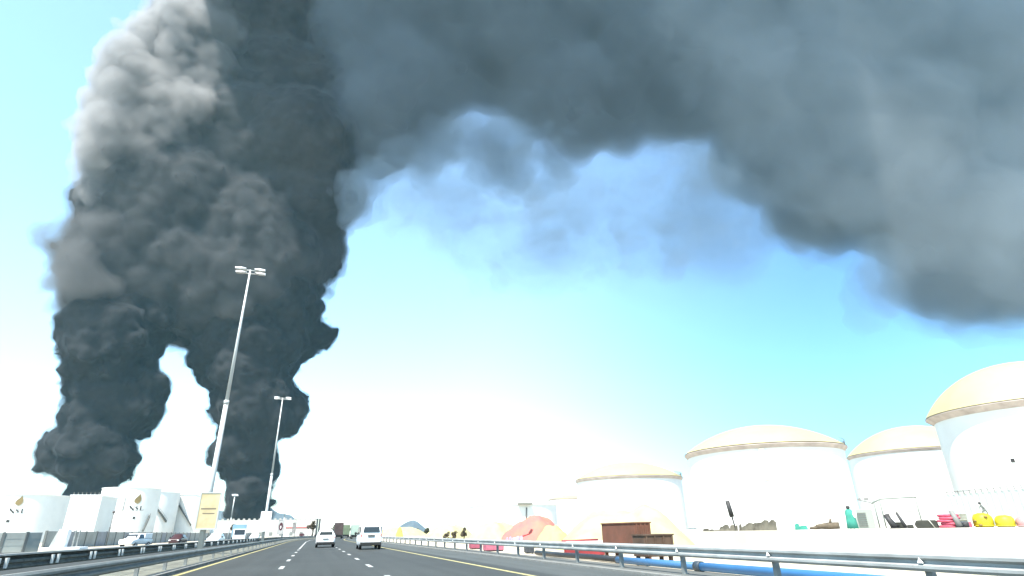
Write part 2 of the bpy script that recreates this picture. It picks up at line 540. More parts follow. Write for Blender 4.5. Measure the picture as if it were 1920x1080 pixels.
def mast(label, X, Y, H, r0, r1, joint, arm=1.6, n=4, group="lamp masts standing in the median", z0=0.09):
    t = thing("lamp_post", label, "lamp post", (X, Y, z0), 0.0, group)
    mb = MB(); jz = H * joint
    mb.tube([(0, 0, 0), (0, 0, jz)], [r0, r0 * 0.72 + r1 * 0.28], 16)
    mb.build("lower_pole", POLE, t)
    mb = MB(); mb.tube([(0, 0, jz), (0, 0, H)], [r0 * 0.58 + r1 * 0.3, r1], 14); mb.build("upper_pole", POLE, t)
    mb = MB(); mb.tube([(0, 0, jz - 0.12), (0, 0, jz + 0.16)], r0 * 0.95, 16); mb.build("collar", POLE, t)
    mb = MB(); mb.box(-r0 * 1.9, r0 * 1.9, -r0 * 1.9, r0 * 1.9, 0, 0.05); mb.build("base_plate", GALV_D, t)
    mb = MB(); mb.tube([(-arm, 0, H - 0.05), (arm, 0, H - 0.05)], 0.04, 8); mb.tube([(-arm, 0.45, H - 0.15), (arm, 0.45, H - 0.15)], 0.04, 8)
    mb.tube([(-arm * .5, 0, H - 0.05), (-arm * .5, 0.45, H - 0.15)], 0.03, 6); mb.tube([(arm * .5, 0, H - 0.05), (arm * .5, 0.45, H - 0.15)], 0.03, 6); mb.tube([(0, -0.05, H - 0.1), (0, 0.5, H - 0.15)], 0.06, 8)
    mb.build("cross_arm", POLE, t)
    lm = MB(); lm.loft([[(-0.42, -0.1, 0.03), (-0.42, 0.1, 0.03), (-0.42, 0.1, 0.09), (-0.42, -0.1, 0.09)],
                        [(0.0, -0.2, -0.06), (0.0, 0.2, -0.06), (0.0, 0.15, 0.13), (0.0, -0.15, 0.13)],
                        [(0.42, -0.16, -0.03), (0.42, 0.16, -0.03), (0.42, 0.12, 0.08), (0.42, -0.12, 0.08)]], smooth=False)
    l0 = lm.build("lamp_head", LAMPM, t)
    gm = MB(); gm.box(-0.15, 0.36, -0.13, 0.13, -0.085, -0.05); gm.build("lamp_glass", GLASSM, l0)
    spots = [(sx * arm * f, y, H + dz) for (y, dz) in ((-0.05, 0.02), (0.48, -0.10)) for sx in (-1, 1) for f in ((0.98, 0.50) if n > 4 else (0.9,))]
    for i, (x, y, z) in enumerate(spots):
        q = l0 if i == 0 else copy_tree(l0, t)
        put(q, x, y, z, 0.0 if x > 0 else pi)
    return t

def mast_xy(px, Y, py_top):
    X = ratio(px) * Y
    return X, z_at(X, Y, py_top)
X1, T1 = mast_xy(379, 48, 508)
mast("tallest lamp post, white mast rising past the smoke with a yellow poster low on it", X1, 48.0, T1, 0.20, 0.065, 0.485, arm=0.82)
X2, T2 = mast_xy(493.5, 98, 747)
mast("second tall lamp post, white mast with a blank white board low on it", X2, 98.0, T2, 0.21, 0.07, 0.45, arm=0.95)
for px, Y, top, lab in ((529, 205, 925, "distant lamp post above the board with a dark red emblem"), (552, 290, 945, "small distant lamp post above a palm shaped board"),
                        (577, 420, 957, "faint farthest lamp post above the long white building"),
                        ):
    x, t_ = mast_xy(px, Y, top)
    mast(lab, x, Y, t_, 0.22, 0.1, 0.45, arm=1.2, group=None)
x, t_ = mast_xy(428, 120, 929)
mast("short lamp post with a bright tip left of the straight smoke column", x, 120, t_, 0.10, 0.09, 0.5, arm=0.1, group=None)
x, t_ = mast_xy(399, 135, 926)
p_ = mast("thin dark lamp post close beside the yellow poster", x, 135, t_, 0.09, 0.07, 0.5, arm=0.1, group=None)

# boards fixed to the masts
def board(name, label, X, Y, px0, px1, py0, py1, face, frame, draw=None, depth=0.12, legs=False):
    x0 = ratio(px0) * Y; x1 = ratio(px1) * Y
    xm = (x0 + x1) / 2; zb = z_at(xm, Y, py1); zt = z_at(xm, Y, py0)
    t = thing(name, label, "billboard", (xm, Y, zb))
    wd = (x1 - x0) / 2; h = zt - zb
    mb = MB(); mb.box(-wd, wd, -depth / 2, depth / 2, 0, h); f = mb.build("poster", face, t)
    e = 0.05 + wd * 0.05
    mb = MB()
    mb.box(-wd - e, -wd + 0.004, -depth / 2 - 0.03, depth / 2 + 0.03, -e, h + e); mb.box(wd - 0.004, wd + e, -depth / 2 - 0.03, depth / 2 + 0.03, -e, h + e)
    mb.box(-wd + 0.006, wd - 0.006, -depth / 2 - 0.028, depth / 2 + 0.028, -e, 0.01); mb.box(-wd + 0.006, wd - 0.006, -depth / 2 - 0.028, depth / 2 + 0.028, h - 0.01, h + e)
    mb.build("frame", frame, t)
    if draw: draw(f, t, wd, h, -depth / 2)
    return t
WHITEM = mat("white_paint", (0.78, 0.79, 0.78), 0.5)
CREAM = mat("poster_cream", (0.36, 0.29, 0.155), 0.6, col2=(0.46, 0.40, 0.25), vscale=1.2)
def draw_yellow(f, t, wd, h, y):
    g_ = mat("poster_grey", (0.14, 0.12, 0.085), 0.7)
    mb = MB()
    mb.box(-wd * 0.80, wd * 0.78, y - 0.004, y - 0.001, h * 0.535, h * 0.575)
    mb.box(-wd * 0.55, wd * 0.70, y - 0.004, y - 0.001, h * 0.405, h * 0.435)
    mb.build("stripe", g_, f)
# boards carry the mast through their middle, so they hang just in front of it
board("billboard", "yellow poster board in a pale frame on the tallest lamp post", X1, 47.55, 364, 400.5, 925, 991, CREAM, mat("board_frame", (0.36, 0.38, 0.36), 0.5), draw_yellow, 0.16)
board("billboard", "blank white rounded board on the second tall lamp post", X2, 97.5, 485, 503, 960, 995, WHITEM, WHITEM, None, 0.3)
def draw_red(f, t, wd, h, y):
    r_ = mat("poster_dark_red", (0.06, 0.02, 0.025), 0.6); w_ = mat("poster_white", (0.6, 0.6, 0.58), 0.6)
    mb = MB(); mb.prism([(wd * 0.8 * cos(a), h * 0.55 + h * 0.30 * sin(a)) for a in [k * pi / 12 for k in range(24)]], y - 0.02, y - 0.002, 'y'); mb.build("emblem", r_, f)
    mb = MB(); mb.prism([(wd * 0.25 * cos(a) - 0.05, h * 0.5 + h * 0.12 * sin(a)) for a in [k * pi / 6 for k in range(12)]], y - 0.03, y - 0.021, 'y'); mb.build("emblem_centre", w_, f)
board("billboard", "narrow board with a dark red oval emblem beside the long white building", 0, 200, 520, 529.5, 976, 1001, mat("poster_pale", (0.35, 0.34, 0.32), 0.6), GALV_D, draw_red, 0.2)
board("billboard", "small board with grey patches further down the median", 0, 270, 547, 553, 980, 1000, mat("poster_grey_patch", (0.30, 0.29, 0.27), 0.6, col2=(0.08, 0.07, 0.07), vscale=1.0), GALV_D, None, 0.2)
# ------------------------------------------------------------------ storage tanks
TANKW = mat("tank_white_paint", (0.62, 0.63, 0.60), 0.5, var=0.05, vscale=0.2)
DOME = mat("tank_dome_cream", (0.35, 0.31, 0.165), 0.6, var=0.08, vscale=0.15)
EAVE = mat("tank_eave_pinkish", (0.40, 0.35, 0.32), 0.8, var=0.2, vscale=0.5)  # pinkish grey, tone varying at random
RAILM = mat("handrail_grey", (0.16, 0.16, 0.15), 0.7)

def tank_place(pl, pr, R_):
    """Ground spot of a round tank of radius R_ whose sides are seen at columns pl and pr at eye level."""
    a = atan2(ratio(pl), 1); b = atan2(ratio(pr), 1)
    D = R_ / sin((b - a) / 2); m = (a + b) / 2
    return D * sin(m), D * cos(m), D

def tank(label, pl, pr, R_, py_wall, dome_rise, group, z0=0.0, eave=0.0, dome=True, rail=True, railpx=None, H=None, stair=None, ribs=0, name="storage_tank"):
    X, Y, D = tank_place(pl, pr, R_)
    th = atan2(X, Y)
    if H is None:
        H = z_at(X - R_ * sin(th), Y - R_ * cos(th), py_wall) - z0
    t = thing(name, label, "storage tank", (X, Y, z0), 0.0, group)
    rad = [(R_, 0.0)]
    mb = MB()
    n_c = 7                                       # shell courses, each with a faint lap
    prof = []
    for i in range(n_c):
        za, zb = H * i / n_c, H * (i + 1) / n_c
        rr = R_ - 0.012 * i
        prof += [(rr, za), (rr, zb)]
    mb.lathe(prof, 160, smooth=False); mb.build("shell", TANKW, t, fix=False)
    if dome:
        Re = R_ + eave
        mb = MB()
        pr_ = [(Re * cos(a), H + 0.25 + dome_rise * (sin(a))) for a in np.linspace(0, pi / 2 - 0.001, 18)]
        # flatter spherical cap
        Rs = (Re ** 2 + dome_rise ** 2) / (2 * dome_rise)
        pr_ = [(r_, H + 0.3 + sqrt(Rs * Rs - r_ * r_) - (Rs - dome_rise)) for r_ in Re * (1 - np.linspace(0, 1, 18) ** 1.2)]
        pr_[-1] = (0.02, pr_[-1][1])
        mb.lathe(pr_, 96); dm = mb.build("dome_roof", DOME, t, fix=False)
        mb = MB()
        mb.lathe([(R_ - 0.1, H - 0.25 - eave * 0.55), (R_ + 0.04, H - 0.25 - eave * 0.55), (Re - 0.02, H + 0.02), (Re + 0.03, H + 0.05), (Re + 0.03, H + 0.16), (Re - 0.25, H + 0.2)], 96, smooth=False)
        mb.build("eave", EAVE, t, fix=False)
        if rail:                                   # handrail on part of the dome edge
            mb = MB(); a0, a1 = rail if isinstance(rail, tuple) else (0, 2 * pi)
            n = 26
            def rp(k, dz):
                a = a0 + (a1 - a0) * k / n
                return ((Re - 0.3) * cos(a), (Re - 0.3) * sin(a), H + 0.35 + dz)
            mb.tube([rp(k, 1.05) for k in range(n + 1)], 0.04, 5); mb.tube([rp(k, 0.55) for k in range(n + 1)], 0.03, 5)
            for k in range(n + 1): mb.tube([rp(k, 0), rp(k, 1.05)], 0.03, 5)
            mb.build("handrail", RAILM, dm)
    else:
        mb = MB(); mb.lathe([(R_ - 0.02, H), (R_ + 0.25, H), (R_ + 0.25, H + 0.18), (R_ - 0.4, H + 0.2)], 96, smooth=False)
        mb.build("rim", WHITEM, t, fix=False)
        mb = MB(); mb.lathe([(R_ - 0.3, H + 0.1), (R_ * 0.5, H + R_ * 0.05), (0.02, H + R_ * 0.08)], 64); mb.build("roof", TANKW, t, fix=False)
    if stair:                                      # helical stair: (angle start, angle end) seen from above, top to ground
        a0, a1, zt, zb = stair
        mb = MB(); n = 40; V = []
        for k in range(n + 1):
            a = a0 + (a1 - a0) * k / n; z = zt + (zb - zt) * k / n
            for r_ in (R_ + 0.03, R_ + 1.0):
                for dz in (0, 0.35): V.append((r_ * cos(a), r_ * sin(a), z + dz))
        F = []
        for k in range(n):
            b = 4 * k
            F += [(b, b + 2, b + 6, b + 4), (b + 1, b + 5, b + 7, b + 3), (b, b + 4, b + 5, b + 1), (b + 2, b + 3, b + 7, b + 6)]
        mb.add(V, F); st = mb.build("stair", mat("stair_steel", (0.13, 0.14, 0.13), 0.7), t)
        mb = MB()
        def q_(k, dz):
            a = a0 + (a1 - a0) * k / n; z = zt + (zb - zt) * k / n
            return ((R_ + 0.98) * cos(a), (R_ + 0.98) * sin(a), z + dz)
        mb.tube([q_(k, 1.4) for k in range(n + 1)], 0.05, 5)
        for k in range(0, n + 1, 2): mb.tube([q_(k, 0.3), q_(k, 1.4)], 0.04, 4)
        mb.build("handrail", RAILM, st)
    return t, X, Y, R_, H

GR = "white domed tanks of the right hand tank farm"
# angle (from +X, anticlockwise) of the side of a tank that faces the camera
def face(X, Y): return atan2(-Y, -X)
tA = tank("smallest of the domed white tanks, behind the large sand mound", 1086, 1290, 14.5, 893, 4.6, None, 0.0, 0.35, rail=(5.2, 6.1))
tB = tank("broad white tank with cream dome and handrail, beyond the dark slender pole", 1306, 1618, 14.5, 834, 5.0, None, 0.0, 0.55, rail=(5.1, 6.3))
tC = tank("white tank with plain cream dome half hidden by the nearest tank", 1620, 1900, 15.0, 842, 6.8, None, 0.0, 0.35, rail=False)
tD = tank("nearest and tallest white tank at the right edge, pinkish eave under its dome", 1806, 2230, 14.5, 752, 8.9, None, 0.0, 1.15, rail=False)
tE = tank("distant pale tank with flat roof behind the red heap", 880, 1046, 17.0, 946, 1.0, None, 0.0, 0.0, dome=False)
tF = tank("small pale tank peeping out left of the smallest domed tank", 1030, 1118, 14.0, 935, 2.5, None, 0.0, 0.2, rail=False)
# fittings seen on the tanks
def on_shell(T, px, py, dr=0.0):
    t, X, Y, R_, H = T
    d = ray(px, py)[:2]; c = np.array([X, Y]); d = d / np.linalg.norm(d)
    b = d @ c; disc = R_ * R_ - (c @ c - b * b)
    s = b - sqrt(max(disc, 0)); p = d * s
    z = z_at(p[0], p[1], py)
    n = (p - c) / R_
    return p + n * dr, z, atan2(n[1], n[0]), n
def fitting(T, px, py, w_, h_, name, m, dr=0.12, label=None):
    p, z, a, n = on_shell(T, px, py)
    mb = MB(); mb.box(-0.02, dr, -w_ / 2, w_ / 2, -h_ / 2, h_ / 2)
    mb.box(dr, dr + 0.03, -w_ / 3, w_ / 3, -h_ / 3, h_ / 3)
    o = mb.build(name, m, T[0]); t = T[0]
    o.location = (p[0] - T[1], p[1] - T[2], z - t.location.z); o.rotation_euler = (0, 0, a)
    return o
DARK = mat("dark_steel", (0.03, 0.03, 0.03), 0.6)
fitting(tD, 1899, 863, 0.5, 0.55, "manhole", DARK)
fitting(tB, 1372 + 60, 870, 0.9, 5.5, "sample_pipe", mat("sample_pipe_cream", (0.48, 0.43, 0.33), 0.7), 0.15)
# stair post, and a dark bar standing in for the eave's shade
p, z, a, n = on_shell(tE, 985, 955)
mb = MB(); mb.tube([(0.3, 0, -3.4), (0.5, 0, 0.6)], 0.28, 8); mb.build("stair_post", RAILM, tE[0]).location = (p[0] - tE[1], p[1] - tE[2], z)
tE[0].children and None
mb = MB(); mb.box(-0.4, 1.8, -2.9, 2.3, 0, 0.55)
o = mb.build("eave_shade_bar", mat("eave_shade_grey", (0.15, 0.15, 0.13), 0.8), tE[0]); o.location = (p[0] - tE[1], p[1] - tE[2], z_at(p[0], p[1], 946)); o.rotation_euler = (0, 0, a)

# left hand tanks
tL1 = tank("wide white tank at the left edge bearing a gold drop emblem and black letters", -90, 118, 17.0, 927, 1.0, None, 0.0, 0.0, dome=False)
tL2 = tank("white tank with gold drop emblem and grey script, left of the stair tanks", 168, 285, 14.5, 914, 1.0, None, 0.0, 0.0, dome=False, stair=None)
tL3 = tank("narrow pale tank with a stair down its shaded side, right of the second emblem", 222, 323, 14.5, 922, 1.0, None, 0.0, 0.0, dome=False)
tL4 = tank("pale tank with a stair, half hidden behind the yellow poster", 300, 392, 14.5, 928, 1.0, None, 0.0, 0.0, dome=False)
def add_stair(T, pxa, pya, pxb, pyb):
    t, X, Y, R_, H = T
    pa, za, aa, _1 = on_shell(T, pxa, pya); pb, zb, ab, _2 = on_shell(T, pxb, pyb)
    if ab - aa > pi: ab -= 2 * pi
    if aa - ab > pi: ab += 2 * pi
    mb = MB(); n = 30; V = []; F = []
    for k in range(n + 1):
        a = aa + (ab - aa) * k / n; z = za + (zb - za) * k / n
        for r_ in (R_ + 0.05, R_ + 1.3):
            for dz in (-0.5, 0.5): V.append((r_ * cos(a), r_ * sin(a), z + dz))
    for k in range(n):
        b = 4 * k
        F += [(b, b + 2, b + 6, b + 4), (b + 1, b + 5, b + 7, b + 3), (b, b + 4, b + 5, b + 1), (b + 2, b + 3, b + 7, b + 6)]
    mb.add(V, F); st = mb.build("stair", mat("stair_steel", (0.085, 0.095, 0.09), 0.7), t)
    mb = MB()
    P_ = [((R_ + 1.25) * cos(aa + (ab - aa) * k / n), (R_ + 1.25) * sin(aa + (ab - aa) * k / n), za + (zb - za) * k / n + 1.5) for k in range(n + 1)]
    mb.tube(P_, 0.07, 5)
    for k in range(0, n + 1, 3): mb.tube([(P_[k][0], P_[k][1], P_[k][2] - 1.1), P_[k]], 0.05, 4)
    mb.build("handrail", RAILM, st)
add_stair(tL3, 284, 940, 310, 978)
add_stair(tL4, 337, 948, 358, 985)
add_stair(tL2, 278, 968, 266, 996)

# emblem and letters wrapped on the shell
GOLD = mat("emblem_gold", (0.155, 0.115, 0.045), 0.6, col2=(0.22, 0.17, 0.08), vscale=0.4)
GOLD2 = mat("emblem_pale_gold", (0.30, 0.26, 0.17), 0.6)
INK = mat("letter_black", (0.035, 0.035, 0.035), 0.6)
def decal(T, cx, cy, polys, scale, name, m, parent=None, lift=0.05):
    """Flat outlines (metres, x right, z up) wrapped round a tank shell, centred where the photo shows cx, cy."""
    t, X, Y, R_, H = T
    p, z, a, n = on_shell(T, cx, cy)
    mb = MB()
    for pl_ in polys:
        tri = [Vector((q[0] * scale, q[1] * scale, 0)) for q in pl_]
        from mathutils.geometry import tessellate_polygon
        T_ = tessellate_polygon([tri])
        V = []; nn = len(tri)
        for rr in (R_ + lift, R_ + lift + 0.04):
            for q in tri:
                b = a + q.x / R_
                V.append((rr * cos(b), rr * sin(b), z - t.location.z + q.y))
        F = [tuple(f) for f in T_] + [tuple(i + nn for i in f) for f in T_] + [(i, (i + 1) % nn, nn + (i + 1) % nn, nn + i) for i in range(nn)]
        mb.add(V, F)
    return mb.build(name, m, parent if parent else t)
DROP = [(0.35, 1.55), (0.55, 1.1), (0.72, 0.5), (0.74, 0.0), (0.5, -0.55), (0.1, -0.85), (-0.35, -0.85), (-0.72, -0.55), (-0.78, -0.1), (-0.55, 0.35), (-0.1, 0.85), (0.2, 1.25)]
DROP_IN = [(0.40, 1.35), (0.60, 0.9), (0.86, 0.3), (0.90, -0.2), (0.66, -0.75), (0.2, -1.08), (-0.2, -1.0), (0.25, -0.7), (0.5, -0.2), (0.5, 0.4)]
def stroke(x0, y0, x1, y1, w_):
    d = Vector((x1 - x0, y1 - y0)).normalized(); n = Vector((-d.y, d.x)) * w_ / 2
    return [(x0 + n.x, y0 + n.y), (x0 - n.x, y0 - n.y), (x1 - n.x, y1 - n.y), (x1 + n.x, y1 + n.y)]
def arc(cx, cy, r, a0, a1, w_, n=10):
    o = [(cx + (r + w_ / 2) * cos(a0 + (a1 - a0) * k / n), cy + (r + w_ / 2) * sin(a0 + (a1 - a0) * k / n)) for k in range(n + 1)]
    i = [(cx + (r - w_ / 2) * cos(a0 + (a1 - a0) * k / n), cy + (r - w_ / 2) * sin(a0 + (a1 - a0) * k / n)) for k in range(n + 1)]
    return o + i[::-1]
_sx = 0.42
LN = [stroke(-2.15, 0, -2.15, 1.2, 0.06), stroke(-2.35, 1.2, -1.2, 0.0, 0.34), stroke(-1.25, 0, -1.25, 1.2, 0.06), stroke(-2.35, 0.02, -1.95, 0.02, 0.05), stroke(-1.45, 1.18, -1.05, 1.18, 0.05)]
LN = [[(q[0] + _sx, q[1]) for q in pl_] for pl_ in LN]
LS = [arc(-0.1, 0.88, 0.30, radians(20), radians(230), 0.10), stroke(-0.38, 0.86, 0.24, 0.34, 0.30), arc(-0.06, 0.32, 0.30, radians(-160), radians(50), 0.10)]
LL = [stroke(0.95, 0, 0.95, 1.2, 0.28), stroke(0.7, 1.18, 1.2, 1.18, 0.05), stroke(0.7, 0.03, 1.75, 0.03, 0.06), stroke(1.72, 0.0, 1.76, 0.35, 0.08)]
def emblem(T, cx, cy, tx, ty, s):
    decal(T, cx, cy, [DROP_IN], s, "emblem_edge", GOLD2, None, 0.03)
    decal(T, cx, cy, [DROP], s, "drop_emblem", GOLD, None, 0.08)
    for nm, L_ in (("letter", LN), ("letter", LS), ("letter", LL)):
        decal(T, tx, ty, L_, s * 0.92, nm, INK)
emblem(tL1, 36, 940.5, 32, 962, 1.42)
emblem(tL2, 258.5, 937, 256, 957, 2.05)
fitting(tL1, 14.5, 977, 0.9, 0.8, "manhole", DARK)
fitting(tL2, 251, 971, 1.1, 1.1, "manhole", DARK)
# slanting line of script at the top left of the second emblem tank
SC4 = [arc(-2.6, 0.35, 0.35, radians(100), radians(330), 0.22), stroke(-1.1, 0.0, -0.7, 1.2, 0.20), stroke(-1.4, 0.05, -1.05, 0.05, 0.2), stroke(0.2, 0.0, 0.6, 1.2, 0.20), stroke(-0.1, 0.05, 0.25, 0.05, 0.2), stroke(1.2, 0.0, 1.6, 1.1, 0.20), stroke(0.9, 0.05, 1.25, 0.05, 0.2), stroke(1.95, 0.3, 2.1, 0.8, 0.16)]
for s4 in SC4: decal(tL2, 223, 936, [s4], 0.95, "letter", bpy.data.materials.get("letter_grey") or mat("letter_grey", (0.10, 0.10, 0.10), 0.6))
p, z, a, n = on_shell(tL2, 233, 944)
mb = MB(); mb.tube([(0, 0, -3.2), (0, 0, 3.2)], 0.13, 6); mb.box(-0.2, 0.2, -0.25, 0.25, -3.6, -3.1)
mb.build("drain_pipe", mat("pipe_grey", (0.12, 0.12, 0.11), 0.7), tL2[0]).location = (p[0] + n[0] * 0.2 - tL2[1], p[1] + n[1] * 0.2 - tL2[2], z)
# ------------------------------------------------------------------ left side: wall, gate, long building
PANEL = mat("wall_panel_grey", (0.26, 0.28, 0.27), 0.85, var=0.18, vscale=0.5)
PANEL_B = mat("wall_panel_bluegrey", (0.22, 0.24, 0.26), 0.85, var=0.18, vscale=0.5)
POSTC = mat("wall_post_grey", (0.11, 0.12, 0.115), 0.85)
def wall_run(label, P, h, step, mats, group=None, post_w=0.25):
    t = thing("boundary_wall", label, "wall", (P[0][0], P[0][1], 0))
    o = Vector((P[0][0], P[0][1], 0)); k = 0
    for a, b in zip(P[:-1], P[1:]):
        a = Vector((*a, 0)) - o; b = Vector((*b, 0)) - o
        L_ = (b - a).length; n = max(1, round(L_ / step)); ang = atan2((b - a).y, (b - a).x)
        for i in range(n):
            p = a + (b - a) * (i / n)
            M = Matrix.Translation(p) @ Matrix.Rotation(ang, 4, 'Z')
            w_ = L_ / n
            mb = MB(); mb.box(post_w / 2, w_ - post_w / 2, -0.06, 0.06, 0, h - 0.08, M=M)
            nb = 3
            for j in range(1, nb): mb.box(post_w / 2, w_ - post_w / 2, -0.075, 0.075, h * j / nb - 0.02, h * j / nb + 0.02, M=M)
            mb.build("panel", mats[k % len(mats)], t)
            mb = MB(); mb.box(-post_w / 2, post_w / 2, -0.12, 0.12, 0, h, M=M); mb.build("post", POSTC, t)
            k += 1
    return t
wall_run("long grey panel wall running below the white tanks", [(-34, 98), (-34, 200), (-26, 300)], 2.3, 5.2, [PANEL, PANEL_B, PANEL])
cv = [(-52, 76), (-31, 78.6), (-29.2, 79.3), (-28.1, 80.3)]
wall_run("near section of grey panel wall curving away beside the gate", cv, 2.0, 3.0, [mat("wall_panel_near", (0.22, 0.24, 0.225), 0.85, var=0.12, vscale=0.5)])
# dark asphalt-toned sheet and white apron in front of the gate
mb = MB(); mb.add([(-50, 70, 0.012), (-22, 70, 0.012), (-20, 84, 0.012), (-25, 92, 0.012), (-28.0, 86, 0.012), (-28.2, 79, 0.012), (-31, 77.6, 0.012), (-50, 73.6, 0.012)], [(0, 1, 2, 3, 4, 5, 6, 7)])
tag(mb.build("asphalt_sheet", ASPH, fix=False), kind="structure")
t = thing("gatehouse", "small white gatehouse pillar on a raised white slab in the wall opening", "gatehouse", (ratio(115) * 88, 88, 0))
mb = MB(); mb.box(-1.4, 2.6, -1.5, 1.5, 0, 0.32); mb.build("slab", WHITEM, t, bevel=0.08)
mb = MB(); mb.prism([(-0.35, 0.32), (0.60, 0.32), (0.70, 2.3), (-0.25, 2.3)], -0.6, 0.6, 'y'); mb.build("pillar", WHITEM, t, bevel=0.03)
mb = MB(); mb.box(1.25, 1.4, -0.1, 0.1, 0.32, 2.2); mb.build("gate_post", GALV_D, t)
mb = MB(); mb.box(1.7, 1.82, -0.1, 0.1, 0.32, 2.2); mb.build("gate_post", GALV_D, t)
mb = MB(); mb.prism([(-1.3, 0.34), (-0.8, 0.34), (-0.6, 2.1), (-0.8, 2.1)], 0.7, 0.8, 'y'); mb.build("gate_leaf", PANEL, t)
t = thing("white_building", "plain white block between the two tanks with gold emblems", "building", (ratio(142) * 190, 190, 0))
zt = z_at(ratio(142) * 190, 190, 930); wd_ = (ratio(172) - ratio(112)) * 190 / 2
mb = MB(); mb.box(-wd_, wd_, 0, 14, 0, zt); mb.build("wall", TANKW, t)
mb = MB(); mb.box(-wd_ - 0.2, wd_ + 0.2, -0.2, 14.2, zt, zt + 0.3); mb.build("roof_edge", WHITEM, t)
for k_ in range(8):
    mb = MB(); mb.box(-wd_ + 0.4 + k_ * wd_ * 0.27, -wd_ + 0.55 + k_ * wd_ * 0.27, 0.0, 0.1, zt + 0.3, zt + 0.9); mb.build("rooftop_post", RAILM, t)
# street lamp with round head in front of the left edge tank
x, y = ratio(202) * 120, 120.0
t = thing("street_lamp", "thin street lamp with a round dark head in front of the white tanks", "street lamp", (x, y, 0))
zt = z_at(x, y, 960)
mb = MB(); mb.tube([(0, 0, 0), (0.0, 0, zt - 0.2)], 0.06, 6); mb.build("pole", mat("thin_pole", (0.10, 0.10, 0.095), 0.7), t)
mb = MB(); mb.ball((0, 0, zt), (0.24, 0.24, 0.2)); mb.build("lamp_head", mat("lamp_dark", (0.07, 0.06, 0.06), 0.6), t)
mb = MB(); mb.box(-0.1, 0.1, -0.1, 0.1, zt * 0.42, zt * 0.55); mb.build("junction_box", mat("box_grey", (0.11, 0.11, 0.1), 0.7), t)

# long white building with a toothed parapet, closing the view left of the road
WB = mat("facade_white", (0.42, 0.41, 0.38), 0.8, var=0.08, vscale=0.1)
BX0, BX1, BY = ratio(398) * 430, ratio(592) * 430, 430
bt = z_at((BX0 + BX1) / 2, BY, 975)
t = thing("long_building", "long low white building with toothed parapet and a thin red stripe", "building", ((BX0 + BX1) / 2, BY, 0))
hw = (BX1 - BX0) / 2
mb = MB(); mb.box(-hw, hw, 0, 40, 0, bt); mb.build("wall", WB, t)
for i in range(20):
    x = -hw + 1.2 + i * (2 * hw - 2.4) / 19
    mb = MB(); mb.prism([(x - 0.9, bt), (x + 0.9, bt), (x + 0.5, bt + 1.0), (x - 0.5, bt + 1.0)], -0.1, 0.8, 'y'); mb.build("parapet_tooth", mat("tooth", (0.3, 0.3, 0.28), 0.8) if i == 0 else bpy.data.materials["tooth"], t)
mb = MB(); mb.box(hw * 0.38, hw * 0.93, -0.25, -0.02, bt * 0.50, bt * 0.57); mb.build("stripe", mat("red_stripe", (0.30, 0.10, 0.09), 0.7), t)
for i in range(9):
    x = -hw * 0.9 + i * hw * 0.2
    mb = MB(); mb.box(x - 1.0, x + 1.0, -0.15, -0.02, 1.0, 3.0); mb.build("window", mat("dull_window", (0.16, 0.17, 0.16), 0.5) if i == 0 else bpy.data.materials["dull_window"], t)
# gantry posts at its right end
for px, lab in ((592.5, "dark gantry post at the right end of the long building"), (597, "second dark gantry post, just left of the white car ahead")):
    Y = 240; x = ratio(px) * Y
    t = thing("gantry_post", lab, "post", (x, Y, 0))
    zt = z_at(x, Y, 972)
    mb = MB(); mb.box(-0.35, 0.35, -0.3, 0.3, 0.3, zt); mb.build("column", mat("gantry_dark", (0.055, 0.065, 0.065), 0.7), t)
    mb = MB(); mb.box(-0.6, 0.6, -0.5, 0.5, 0, 0.3); mb.build("footing", CONC, t)
# white silo block in the far distance, over the white car ahead
x = ratio(622) * 620; zt = z_at(x, 620, 966)
t = thing("warehouse", "large blank white warehouse far ahead above the white car", "warehouse", (x, 620, 0))
mb = MB(); mb.box(-13, 13, 0, 25, 0, zt); mb.build("wall", TANKW, t)
mb = MB(); mb.prism([(-13.6, zt), (13.6, zt), (9, zt + 1.8), (-9, zt + 1.8)], -0.5, 25.5, 'y'); mb.build("roof", WHITEM, t)

# ------------------------------------------------------------------ trees and bushes
LEAF = mat("foliage", (0.050, 0.058, 0.030), 0.8, var=0.5, vscale=0.8)
LEAF_B = mat("foliage_dry", (0.085, 0.070, 0.045), 0.8, var=0.4, vscale=0.8)
BARK = mat("bark", (0.10, 0.08, 0.06), 0.9)
def crown(rng, c, r, n, size, m, parent, name="crown"):
    V = []; F = []
    lumps = [(np.array(c) + rng.normal(0, 0.38, 3) * r, rng.uniform(0.35, 0.6) * np.mean(r)) for _ in range(9)]
    for _ in range(n):
        lc, lr = lumps[rng.integers(len(lumps))]
        d = rng.normal(size=3); d /= np.linalg.norm(d)
        p = lc + d * lr * rng.uniform(0.5, 1.0)
        u_ = rng.normal(size=3); u_ /= np.linalg.norm(u_); v_ = np.cross(u_, rng.normal(size=3)); v_ /= np.linalg.norm(v_) + 1e-6
        s_ = size * rng.uniform(0.6, 1.3); b = len(V)
        V += [p - u_ * s_, p + v_ * s_ * 0.5, p + u_ * s_, p - v_ * s_ * 0.5]; F.append((b, b + 1, b + 2, b + 3))
    mb = MB(); mb.add(V, F); return mb.build(name, m, parent, fix=False)
